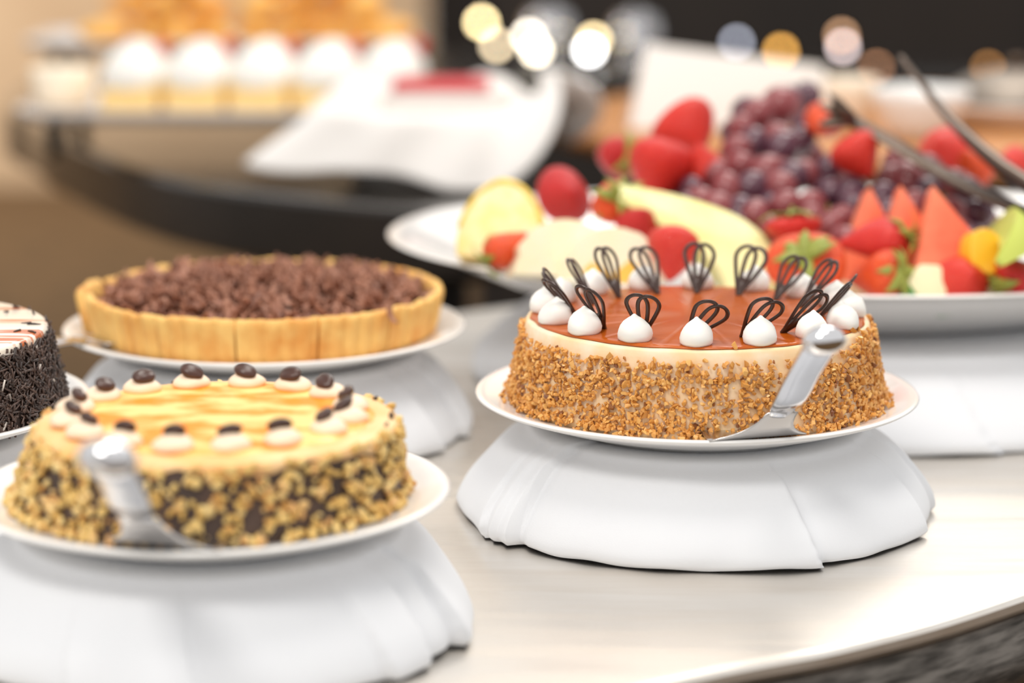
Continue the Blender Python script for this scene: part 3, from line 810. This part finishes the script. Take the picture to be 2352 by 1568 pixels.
rd = slab(ym, 'rind', [(v.x * 1.035, v.y * 1.035) for v in rim_o] + [(v.x, v.y) for v in rim_i], .034, M_pale_rind, .0)
def half_slice(name, label, px, py, D, R, th, rot, core=True):
    root = thing(name, label, 'fruit slice', P(px, py, D), 'pale fruit slices on the platter', rot)
    n = 22; V = []; pts = [(R * math.cos(PI * i / n) * (1 + .05 * math.sin(i * 2.1)), R * 1.05 * math.sin(PI * i / n) ** .85) for i in range(n + 1)]
    k = len(pts)
    V = [(x, -th / 2, z) for x, z in pts] + [(x * .96, th / 2, z * .96) for x, z in pts]
    F = [tuple(range(k)), tuple(reversed(range(k, 2 * k)))] + [(i + k, i + 1 + k, i + 1, i) for i in range(k - 1)] + [(k - 1 + k, k, 0, k - 1)]
    obj('flesh', (V, F), M_pale, root, smooth=False)
    if core:
        pc = [(-.42 * R, .02 * R), (.42 * R, .02 * R), (.50 * R, .30 * R), (.34 * R, .42 * R), (.0, .16 * R), (-.34 * R, .42 * R), (-.50 * R, .30 * R)]; m = len(pc)
        V = [(x, -th / 2 - .0012, z) for x, z in pc] + [(x, -th / 2 + .004, z) for x, z in pc]
        F = [tuple(range(m)), tuple(reversed(range(m, 2 * m)))] + [(i + m, (i + 1) % m + m, (i + 1) % m, i) for i in range(m)]
        obj('core', (V, F), M_orange_core, root, smooth=False)
    return root
half_slice('fruit_slice', 'cream coloured fruit slice beside the cut strawberry', 1292, 640, 1.90, .044, .024, (math.radians(-18), math.radians(6), math.radians(20)), False)
half_slice('fruit_slice', 'cream coloured fruit slice with an orange core behind the cake', 1408, 655, 1.885, .043, .022, (math.radians(-14), math.radians(-4), math.radians(-6)), True)

def wm_slice(label, px, py, D, hgt, half, th, rot):
    root = thing('watermelon_slice', label, 'watermelon', P(px, py, D), 'watermelon slices on the platter', rot)
    def sector(r0, r1, nm, m):
        n = 10; V = []
        al = math.atan2(half, hgt)
        pts = []
        if r0 == 0: pts = [(0, 0)]
        else: pts = [(r0 * math.sin(-al + 2 * al * i / n), -r0 * math.cos(-al + 2 * al * i / n)) for i in range(n, -1, -1)]
        pts = pts + [(r1 * math.sin(-al + 2 * al * i / n), -r1 * math.cos(-al + 2 * al * i / n)) for i in range(n + 1)]
        k = len(pts)
        V = [(x, -th / 2, z) for x, z in pts] + [(x, th / 2, z) for x, z in pts]
        F = [tuple(range(k)), tuple(reversed(range(k, 2 * k)))] + [(i + k, (i + 1) % k + k, (i + 1) % k, i) for i in range(k)]
        obj(nm, (V, F), m, root, smooth=False)
    L = hgt
    sector(0, L * .86, 'flesh', M_wm); sector(L * .86, L * .95, 'white_rind', M_wm_white); sector(L * .95, L, 'green_rind', M_wm_green)
wm_slice('leftmost watermelon slice standing behind the strawberries', 1990, 436, 1.965, .098, .044, .018, (math.radians(-24), math.radians(3), math.radians(12)))
wm_slice('middle watermelon slice standing between two others', 2062, 432, 1.940, .102, .046, .018, (math.radians(-24), math.radians(-4), math.radians(10)))
wm_slice('front right watermelon slice with the tallest point', 2136, 432, 1.912, .106, .052, .020, (math.radians(-22), math.radians(-10), math.radians(8)))
# rind end, green melon slice, mango
rp = thing('melon_rind_piece', 'small cream melon piece with a green rind corner at the rim', 'melon', P(2128, 655, 1.862), None, (math.radians(-24), math.radians(22), math.radians(-6)))
slab(rp, 'flesh', [(-.017, -.010), (-.012, .012), (.004, .018), (.016, .004), (.017, -.010), (.0, -.014)], .016, M_wm_white, .003)
slab(rp, 'rind', [(-.021, -.013), (-.017, -.004), (-.004, -.013), (-.004, -.019)], .017, M_wm_green, .001)
root = melon('green_melon_slice', 'striped green melon slice at the right under the tongs', 'melon', 2332, 540, 1.90, .066, .034, .55,
      (math.radians(75), math.radians(-40), math.radians(10)), M_green, M_honey_rind)
mg = thing('mango_piece', 'yellow mango piece beside the watermelon at right', 'mango', P(2260, 588, 1.875), None, (math.radians(-20), math.radians(12), math.radians(14)))
slab(mg, 'flesh', [(v.x, v.y) for v in catmull([Vector((-.014, -.012, 0)), Vector((-.016, .012, 0)), Vector((-.004, .020, 0)), Vector((.012, .010, 0)), Vector((.020, -.010, 0)), Vector((.004, -.016, 0))], 4, True)], .022, M_mango, .004)

# grapes
M_grape = mat('red_grape', S(116, 40, 46), .3, col2=S(152, 76, 78), scale=60, coat=.2,)
M_grape_d = mat('dark_grape', S(74, 34, 48), .25, col2=S(100, 60, 76), scale=60, coat=.3)
M_stem = mat('grape_stem', S(136, 120, 62), .6)
gr_vf = lathe([(math.sin(PI * k / 12) * 1.0, -math.cos(PI * k / 12) * 1.18) for k in range(13)], 20)
gr_vf = ([v for v in gr_vf[0]], gr_vf[1])
grape_me = [mesh_only('grape', gr_vf, M_grape), mesh_only('grape', gr_vf, M_grape_d)]
rng = random.Random(21)
def surfD(px, py): return 1.86 + (655 - py) * .00084

def bunch(label, spots, stemline, deeper=10):
    c = P(*spots[0][:2], surfD(*spots[0][:2]))
    root = thing('grape_bunch', label, 'grapes', c, 'red grape bunches on the platter')
    def put(p, r, dark):
        g = bpy.data.objects.new('grape', grape_me[1 if dark else 0]); C.objects.link(g); g.parent = root
        g.matrix_local = Matrix.Translation(p - c) @ rand_rot(rng) @ Matrix.Scale(r, 4)
    for px, py, w_, dark in spots:
        D = surfD(px, py) + rng.uniform(-.004, .004)
        put(P(px, py, D), w_ * .57 * D / FPX, dark)
    for _ in range(deeper):        # grapes of the lower layer that fill the gaps
        px, py, w_, dk = rng.choice(spots)
        D = surfD(px, py) + rng.uniform(.022, .034)
        put(P(px + rng.uniform(-40, 40), py + rng.uniform(-15, 45), D), .0125, rng.random() < .55)
    pts = [P(x, y, surfD(x, y) + dd) - c for x, y, dd in stemline]
    obj('stem', tube(catmull(pts, 4), .0018, 6), M_stem, root)
bunch('red grape bunch piled highest at the centre of the platter',
      [(1795, 245, 86, 0), (1822, 222, 50, 1), (1745, 262, 70, 0), (1782, 318, 66, 0), (1705, 300, 60, 0), (1730, 330, 62, 1), (1838, 325, 62, 1), (1800, 340, 70, 1), (1690, 345, 60, 0), (1850, 290, 56, 1)],
      [(1700, 280, .0), (1720, 310, -.005), (1735, 345, .01)], 16)
bunch('red grape bunch spread across the middle of the platter behind the honeydew',
      [(1700, 385, 66, 0), (1765, 395, 74, 0), (1820, 405, 66, 1), (1850, 400, 60, 0), (1668, 435, 66, 0), (1725, 430, 66, 1), (1790, 430, 70, 0), (1610, 460, 58, 0), (1650, 478, 66, 0), (1905, 395, 64, 1),
       (1700, 480, 60, 1), (1735, 500, 58, 0), (1865, 470, 62, 0), (1805, 470, 60, 0), (1640, 400, 56, 0), (1955, 440, 60, 1), (1770, 530, 52, 0), (1675, 520, 56, 1), (1910, 440, 56, 1), (1590, 430, 46, 1), (1572, 470, 50, 1), (1600, 500, 50, 1)],
      [(1690, 450, 0), (1730, 465, -.006), (1765, 480, .01)], 34)
bunch('small red grape bunch between the strawberries and the watermelon',
      [(1932, 505, 64, 0), (1960, 470, 60, 1), (1905, 520, 56, 0), (1870, 500, 56, 0), (1940, 550, 60, 0)], [(1900, 470, .0), (1905, 490, -.004), (1915, 520, .01)], 8)
bunch('red grape bunch on the right below the lower tong arm',
      [(2065, 375, 66, 0), (2085, 415, 80, 0), (2045, 410, 60, 0), (2130, 385, 58, 0), (2190, 430, 78, 0), (2225, 440, 60, 1), (2185, 490, 70, 0), (2245, 490, 64, 1), (2205, 535, 60, 0), (2130, 440, 60, 1), (2100, 470, 62, 0), (2040, 490, 60, 1), (2165, 520, 60, 1), (2235, 550, 58, 1), (2030, 450, 60, 1)],
      [(2140, 405, 0), (2160, 430, -.005), (2170, 460, .01)], 22)

# tongs
tg = thing('salad_tongs', 'open steel salad tongs resting across the fruit', 'tongs', P(2352, 470, 1.93))
c0 = Vector(tg.location)
lo = [P(1928, 264, 2.055), P(1985, 292, 2.05), P(2060, 335, 2.035), P(2160, 395, 2.01), P(2260, 446, 1.965), P(2352, 488, 1.925), P(2480, 560, 1.86), P(2600, 640, 1.80)]
hi = [P(2070, 132, 2.10), P(2120, 196, 2.075), P(2180, 270, 2.04), P(2240, 330, 2.00), P(2300, 382, 1.965), P(2370, 432, 1.93), P(2490, 530, 1.86), P(2600, 640, 1.80)]
pl = [p - c0 for p in catmull(lo, 5)]; ph = [p - c0 for p in catmull(hi, 5)]
obj('lower_arm', tube(pl, [.0150 - .0035 * math.sin(min(1, i / len(pl) * 2.2) * PI) for i in range(len(pl))], 10, .34, up=(.35, -.3, 1)), M_tongs, tg)
obj('upper_arm', tube(ph, [.0050 + .011 * smooth01(i / len(ph) * 1.6) for i in range(len(ph))], 10, .45, up=(.8, -.5, .5)), M_tongs, tg)
for dx, dy in ((-16, -46), (-38, -16), (-42, 30)):
    obj('tooth', tube([P(1955, 272, 2.05) - c0, P(1930 + dx * .4, 262 + dy * .6, 2.045) - c0, P(1922 + dx, 260 + dy, 2.04) - c0], [.011, .0085, .0025], 8, .5, up=(.3, -.3, 1)), M_tongs, tg)

# ------------------------------------------------------------------ dark round counter behind, with its desserts
CZ = CAM.z - .375
dctrl = [(-.10, 2.575), (-.02, 2.56), (.045, 2.62), (.055, 2.80), (.015, 3.0), (-.03, 3.2), (-.02, 3.7), (-.02, 4.2), (-.12, 4.7), (-.45, 4.85), (-.72, 4.5), (-.815, 4.1), (-.78, 3.70), (-.70, 3.48), (-.61, 3.24), (-.46, 2.92), (-.32, 2.73)]
dpts = [Vector((p.x, p.y)) for p in catmull([(x, y, 0) for x, y in dctrl], 8, True)]
dc = thing('dark_counter', 'dark round ended dessert counter in the blurred background', 'counter')
obj('countertop', outline_solid(dpts, [(.01, CZ - .078), (0, CZ - .07), (0, CZ - .006), (.004, CZ - .001), (.01, CZ), (.05, CZ)]), M_black, dc, smooth=False)
ped = [Vector((p.x, p.y)) for p in catmull([(-.06, 2.80, 0), (-.12, 3.2, 0), (-.10, 4.2, 0), (-.25, 4.5, 0), (-.42, 4.2, 0), (-.38, 3.4, 0), (-.30, 2.98, 0)], 6, True)]
obj('pedestal', outline_solid(ped, [(0, 0), (0, CZ - .079), (.03, CZ - .079)]), M_darkbody, dc, smooth=False)

M_tray = mat('grey_white_tray', S(222, 216, 212), .25, coat=.3)
M_sponge = mat('pale_sponge', S(250, 218, 150), .7, col2=S(244, 204, 128), scale=60)
M_orange_pastry = mat('golden_pastry', S(250, 194, 96), .45, col2=S(230, 154, 62), scale=30, coat=.3)
M_redfruit = mat('red_berry', S(222, 70, 54), .3)
def tray(label, x0, x1, y0, y1, z, leg_h, cat='tray'):
    root = thing('serving_tray', label, cat, ((x0 + x1) / 2, (y0 + y1) / 2, z))
    hx, hy = (x1 - x0) / 2, (y1 - y0) / 2
    pts = []
    rc = min(hx, hy) * .45
    for cx, cy, a0 in ((hx - rc, hy - rc, 0), (-hx + rc, hy - rc, 90), (-hx + rc, -hy + rc, 180), (hx - rc, -hy + rc, 270)):
        for i in range(9):
            a = math.radians(a0 + i * 90 / 8); pts.append(Vector((cx + rc * math.cos(a), cy + rc * math.sin(a))))
    obj('plate', outline_solid(pts, [(.03, leg_h), (.01, leg_h + .004), (0, leg_h + .016), (.002, leg_h + .018), (.008, leg_h + .014), (.03, leg_h + .008)]), M_tray, root)
    for sx in (-1, 1):
        for sy in (-1, 1):
            obj('leg', tube([(sx * (hx - .05), sy * (hy - .04), 0), (sx * (hx - .05), sy * (hy - .04), leg_h + .004)], .009, 10, up=(0, 1, 0)), M_darkbody, root)
    return root
f1 = P(200, 268, 3.00); ftz = CAM.z - .318
tray('long grey white tray holding the cream topped desserts', P(60, 200, 3.12).x, P(960, 200, 3.12).x, 2.99, 3.27, CZ, ftz - CZ - .012)
tray('raised tray holding the heaps of golden pastries', P(70, 50, 3.55).x, P(960, 50, 3.55).x, 3.44, 3.70, CZ, CAM.z - .268 - CZ - .010)
DZ = ftz - .012 + .009
base_me = mesh_only('sponge_base', rbox(-.036, .036, -.036, .036, 0, .030, .006), M_sponge)
crm = mesh_only('cream_top', dollop_vf(.037, .056, 77, False), M_white_cream)
bry = mesh_only('red_berry', straw_vf(3), M_redfruit)
ords = ['leftmost', 'second', 'middle', 'fourth', 'rightmost']
DW = {}
for row, D in ((0, 3.06), (1, 3.17)):
    for i in range(5):
        x = P(303 + i * 147 + (24 if row else 0), 200, D).x
        lab = ('%s cream topped dessert in the front row of the tray' if row == 0 else '%s red berry dessert in the back row of the tray') % ords[i]
        t = thing('cream_dessert', lab, 'dessert', (x, D, DZ), 'cream desserts on the tray')
        obj('sponge_base', base_me, None, t); obj('cream_top', crm, None, t, (0, 0, .0295))
        if row: obj('red_berry', bry, None, t, (.030, -.004, .074)).scale = (.018, .018, .022)
ca = obj('cream_cup', lathe([(0, 0), (.030, 0), (.038, .02), (.041, .050), (.038, .052), (.034, .046), (0, .044)], 40), mat('ivory_cup', S(255, 240, 216), .3), loc=(P(138, 190, 3.10).x, 3.12, DZ))
tag(ca, 'small ivory cup at the left end of the dessert tray', 'cup')

def croissant_vf():
    V, F = [], []; n, m = 25, 14
    for i in range(n):
        t = i / (n - 1) * 2 - 1; a = t * 1.15
        cx, cy = .042 * math.sin(a), .042 * (1 - math.cos(a)) * 1.1
        rr = .022 * (1 - abs(t) ** 1.8 * .82) * (1 + .09 * (abs((i % 5) - 2) - 1))
        tx, ty = math.cos(a), math.sin(a) * 1.1; l = math.hypot(tx, ty); tx /= l; ty /= l
        for j in range(m):
            q = 2 * PI * j / m
            V.append((cx - ty * rr * math.cos(q), cy + tx * rr * math.cos(q), .018 + rr * .9 * math.sin(q)))
    for i in range(n - 1):
        for j in range(m):
            a = i * m + j; b = i * m + (j + 1) % m
            F.append((a, a + m, b + m, b))
    F.append(tuple(range(m))); F.append(tuple(reversed(range((n - 1) * m, n * m))))
    return V, F
cro = mesh_only('pastry', croissant_vf(), M_orange_pastry)
PZ = CAM.z - .268 - .010 + .008
heap = [(265, 0), (350, 0), (430, 0), (500, 0), (585, 0), (665, 0), (745, 0), (825, 0), (895, 0), (310, 1), (390, 1), (470, 1), (610, 1), (695, 1), (775, 1), (850, 1), (350, 2), (430, 2), (640, 2), (720, 2), (800, 2)]
rng = random.Random(31)
rown = {0: 'bottom layer', 1: 'second layer', 2: 'top layer'}
cntr = {}
for px, lv in heap:
    side = 'left' if px < 520 else 'right'
    kk = (side, lv); cntr[kk] = cntr.get(kk, 0) + 1
    o = obj('pastry', cro, None, None, (P(px, 60, 3.56).x, 3.55 + rng.uniform(-.03, .02), PZ + lv * .036), rot=(0, 0, rng.uniform(0, 6.28)))
    nth = ['first', 'second', 'third', 'fourth', 'fifth'][cntr[kk] - 1]
    tag(o, 'golden pastry, %s from left in %s of the %s heap' % (nth, rown[lv], side), 'pastry', 'golden pastries on the raised tray')

# napkin lined basket with a bundle
NB = P(1010, 372, 2.86); NB.z = CZ
def basket():
    root = thing('napkin_basket', 'bread basket lined with a big white folded napkin', 'basket', NB)
    obj('basket', lathe([(0, .002), (.085, .002), (.10, .0), (.125, .06), (.128, .085), (.122, .085), (.118, .06), (.09, .012), (0, .010)], 48), mat('wicker', S(230, 222, 214), .7, bump=.5, bscale=120), root)
    n, m = 144, 30; V, F = [], []
    corners = [(-82, .045, -.70, .155), (66, -.035, 1.45, .20), (22, .030, -1.25, .16), (170, -.055, 1.3, .14), (-150, -.05, 1.0, .1)]
    for i in range(n):
        th = 2 * PI * i / n; thd = (math.degrees(th) + 180) % 360 - 180
        ext = .075; pitch = -1.25; wsum = 0
        for a, L, pt, _ in corners:
            dlt = (thd - a + 180) % 360 - 180; wv = math.exp(-(dlt / 26) ** 2)
            ext += L * wv; pitch += (pt + 1.25) * wv
        r, z = .02, .014; seg = 1 / m
        path = [(r, z)]
        lens = .072 + .075 + ext
        for k in range(1, m + 1):
            s = lens * k / m; ds = lens / m
            if s < .072: a = 0
            elif s < .150: a = 1.12
            else: a = pitch
            if .06 < s < .09: a = 1.12 * smooth01((s - .06) / .03)
            if .135 < s < .175: a = 1.12 + (pitch - 1.12) * smooth01((s - .135) / .04)
            r += math.cos(a) * ds; z += math.sin(a) * ds
            wob = .006 * math.sin(th * 9 + s * 30) * smooth01((s - .1) / .1)
            path.append((r + wob, max(z, .0015)))
        for r_, z_ in path:
            V.append((math.sin(th) * r_, -math.cos(th) * r_, z_ + (.0 if r_ < .09 else .004)))
    for i in range(n):
        j = (i + 1) % n
        for k in range(m): F.append((i * (m + 1) + k, j * (m + 1) + k, j * (m + 1) + k + 1, i * (m + 1) + k + 1))
    o = obj('napkin', (V, F), M_cloth_warm, root)
    md = o.modifiers.new('thick', 'SOLIDIFY'); md.thickness = .002
    b = thing('bread_bundle', 'pale rounded bundle with a red stripe inside the napkin basket', 'bundle', (NB.x, NB.y, NB.z + .03))
    obj('wrap', rbox(-.070, .085, -.05, .05, -.012, .082, .03, 5), mat('pale_wrap', S(226, 220, 214), .5), b)
    obj('red_stripe', rbox(-.055, .06, -.046, .046, .074, .0835, .004, 2), mat('red_band', S(206, 60, 66), .5), b)
    return root
basket()

# ------------------------------------------------------------------ round wooden table behind the fruit
WZ = CAM.z - .330
wt = thing('wooden_table', 'round warm wooden side table behind the fruit platter', 'table', (.485, 3.10, 0))
obj('tabletop', lathe([(0, WZ - .03), (.425, WZ - .03), (.44, WZ - .024), (.44, WZ - .006), (.434, WZ), (0, WZ)], 96), M_wood, wt)
obj('pedestal', lathe([(.10, .04), (.05, .06), (.045, WZ - .06), (.12, WZ - .032)], 40), M_darkbody, wt)
obj('foot', lathe([(0, 0), (.2, 0), (.2, .02), (.1, .04), (0, .045)], 48), M_darkbody, wt)

def quad_card():
    root = thing('tent_card', 'blank white tent card standing behind the strawberries', 'card', (P(1700, 290, 2.99).x, 2.99, WZ))
    a = P(1442, 284, 2.97); b = P(1484, 100, 2.98); c_ = P(1890, 152, 2.99); d = P(1930, 284, 3.0)
    c0 = Vector(root.location)
    zb = WZ + .0005
    A = Vector((a.x, a.y, zb)) - c0; B = b - c0; Cc = c_ - c0; Dd = Vector((d.x, d.y, zb)) - c0
    th = Vector((0, .0012, 0))
    for nm, sh in (('front_leaf', -.030), ('rear_leaf', .055)):
        s = Vector((0, sh, 0)); A2, D2 = A + s, Dd + s; 
        V = [A2, D2, Cc, B, A2 + th, D2 + th, Cc + th, B + th]
        obj(nm, (V, [(0, 1, 2, 3), (7, 6, 5, 4), (0, 4, 5, 1), (1, 5, 6, 2), (2, 6, 7, 3), (3, 7, 4, 0)]), mat('white_card', S(244, 241, 236), .6), root, smooth=False)
quad_card()
def bowl_vf(R, h):
    return lathe([(0, .004), (R * .4, .004), (R * .42, 0), (R * .5, 0), (R * .75, h * .35), (R * .95, h * .8), (R, h), (R * .97, h), (R * .9, h * .8), (R * .68, h * .36), (0, h * .2)], 56)
bo = obj('sauce_bowl', bowl_vf(.034, .064), mat('warm_china', S(250, 236, 214), .25), loc=(P(1945, 230, 2.96).x, 2.93, WZ)); tag(bo, 'warm white sauce bowl beside the tent card', 'bowl')
bo = obj('white_bowl', bowl_vf(.058, .060), M_china, loc=(P(2110, 270, 2.85).x, 2.84, WZ)); tag(bo, 'white bowl behind the upper tong arm', 'bowl')
dp = thing('covered_dish', 'white dish with a grey metal lid at the right edge', 'dish', (P(2330, 280, 3.0).x, 3.0, WZ))
obj('dish', lathe([(0, 0), (.07, 0), (.095, .025), (.10, .030), (.092, .030), (.07, .008), (0, .006)], 64), M_china, dp)
obj('lid', lathe([(.088, .030), (.088, .034), (.080, .048), (.058, .060), (.03, .067), (0, .069)], 48), mat('lid_metal', S(150, 140, 130), .5, 1.0), dp)
obj('knob', lathe([(0, .066), (.008, .068), (.006, .072), (.010, .077), (.008, .082), (0, .084)], 20), mat('lid_knob', S(120, 100, 84), .3, 1.0), dp)

# ------------------------------------------------------------------ far bar with small lamps and chrome urns
BZ = CAM.z - .56
br = thing('back_bar', 'long dark bar far behind the buffet with small lamps', 'bar counter', (1.0, 6.6, 0))
obj('bar_top', rbox(-1.15, 2.2, -.4, .4, BZ - .05, BZ, .008), M_black, br)
obj('bar_front', box(-1.10, 2.15, -.32, .36, 0, BZ - .051), M_walldark, br, smooth=False)
LAMPS = [  # px, py, D, radius, colour, strength, label
 (1106, 52, 6.75, .0125, (1.0, .80, .42), 26, 'brightest yellow tea light lamp on the far bar'),
 (1141, 104, 6.35, .012, (1.0, .80, .52), 15, 'yellow lamp below the brightest one on the far bar'),
 (1214, 84, 6.60, .012, (1.0, .90, .76), 22, 'upper of two overlapping cream lamps on the far bar'),
 (1231, 116, 6.40, .012, (1.0, .88, .68), 26, 'lower of two overlapping cream lamps on the far bar'),
 (1364, 92, 6.70, .012, (1.0, .78, .42), 22, 'yellow lamp above the white one on the far bar'),
 (1354, 116, 6.45, .012, (1.0, .98, .97), 32, 'white lamp left of the tent card on the far bar'),
 (1692, 98, 6.50, .011, (.80, .84, 1.0), 7, 'dim bluish lamp above the tent card'),
 (1794, 118, 6.45, .0115, (1.0, .50, .10), 14, 'orange lamp above the right half of the tent card'),
 (1933, 82, 6.60, .011, (1.0, .56, .30), 8, 'upper pinkish orange lamp over the sauce bowl'),
 (1936, 108, 6.45, .011, (1.0, .82, .80), 13, 'pale pink lamp just over the sauce bowl'),
 (2013, 160, 6.30, .011, (1.0, .48, .24), 5, 'dull orange lamp right of the sauce bowl'),
 (2268, 196, 6.28, .011, (1.0, .45, .12), 5, 'dull orange lamp left of the grey metal lid'),
]
for px, py, D, r, col, st, lab in LAMPS:
    p = P(px, py, D)
    t = thing('tea_light_lamp', lab, 'lamp', (p.x, p.y, BZ), 'small lamps on the far bar')
    hh = p.z - BZ
    if hh < r * 1.3: hh = r * 1.3
    obj('stand', lathe([(0, 0), (.03, 0), (.03, .006), (.008, .012), (.006, max(.014, hh - r * .9)), (.012, max(.016, hh - r * .7)), (0, max(.016, hh - r * .7))], 20), M_darkbody, t)
    obj('bulb', lathe([(math.sin(PI * k / 10) * r, hh - math.cos(PI * k / 10) * r) for k in range(11)], 20), mat('bulb_glow', (*col, 1), .4, emit=(*col, 1), estr=st), t)
def urn(label, px, D, s):
    p = P(px, 100, D)
    t = thing('chrome_urn', label, 'urn', (p.x, p.y, BZ), 'chrome urns on the far bar')
    obj('body', lathe([(0, 0), (.09 * s, 0), (.095 * s, .015 * s), (.075 * s, .03 * s), (.10 * s, .06 * s), (.105 * s, .13 * s), (.09 * s, .19 * s), (.06 * s, .205 * s), (0, .21 * s)], 40), M_chrome, t)
    obj('knob', lathe([(0, .205 * s), (.012 * s, .21 * s), (.018 * s, .226 * s), (0, .24 * s)], 20), M_chrome, t)
    obj('tap', tube([(0, -.10 * s, .045 * s), (0, -.135 * s, .045 * s), (0, -.14 * s, .02 * s)], .008 * s, 8), M_chrome, t)
urn('larger chrome urn behind the cream lamps on the far bar', 1262, 6.78, .62)
urn('smaller chrome urn left of the tent card on the far bar', 1462, 6.72, .58)
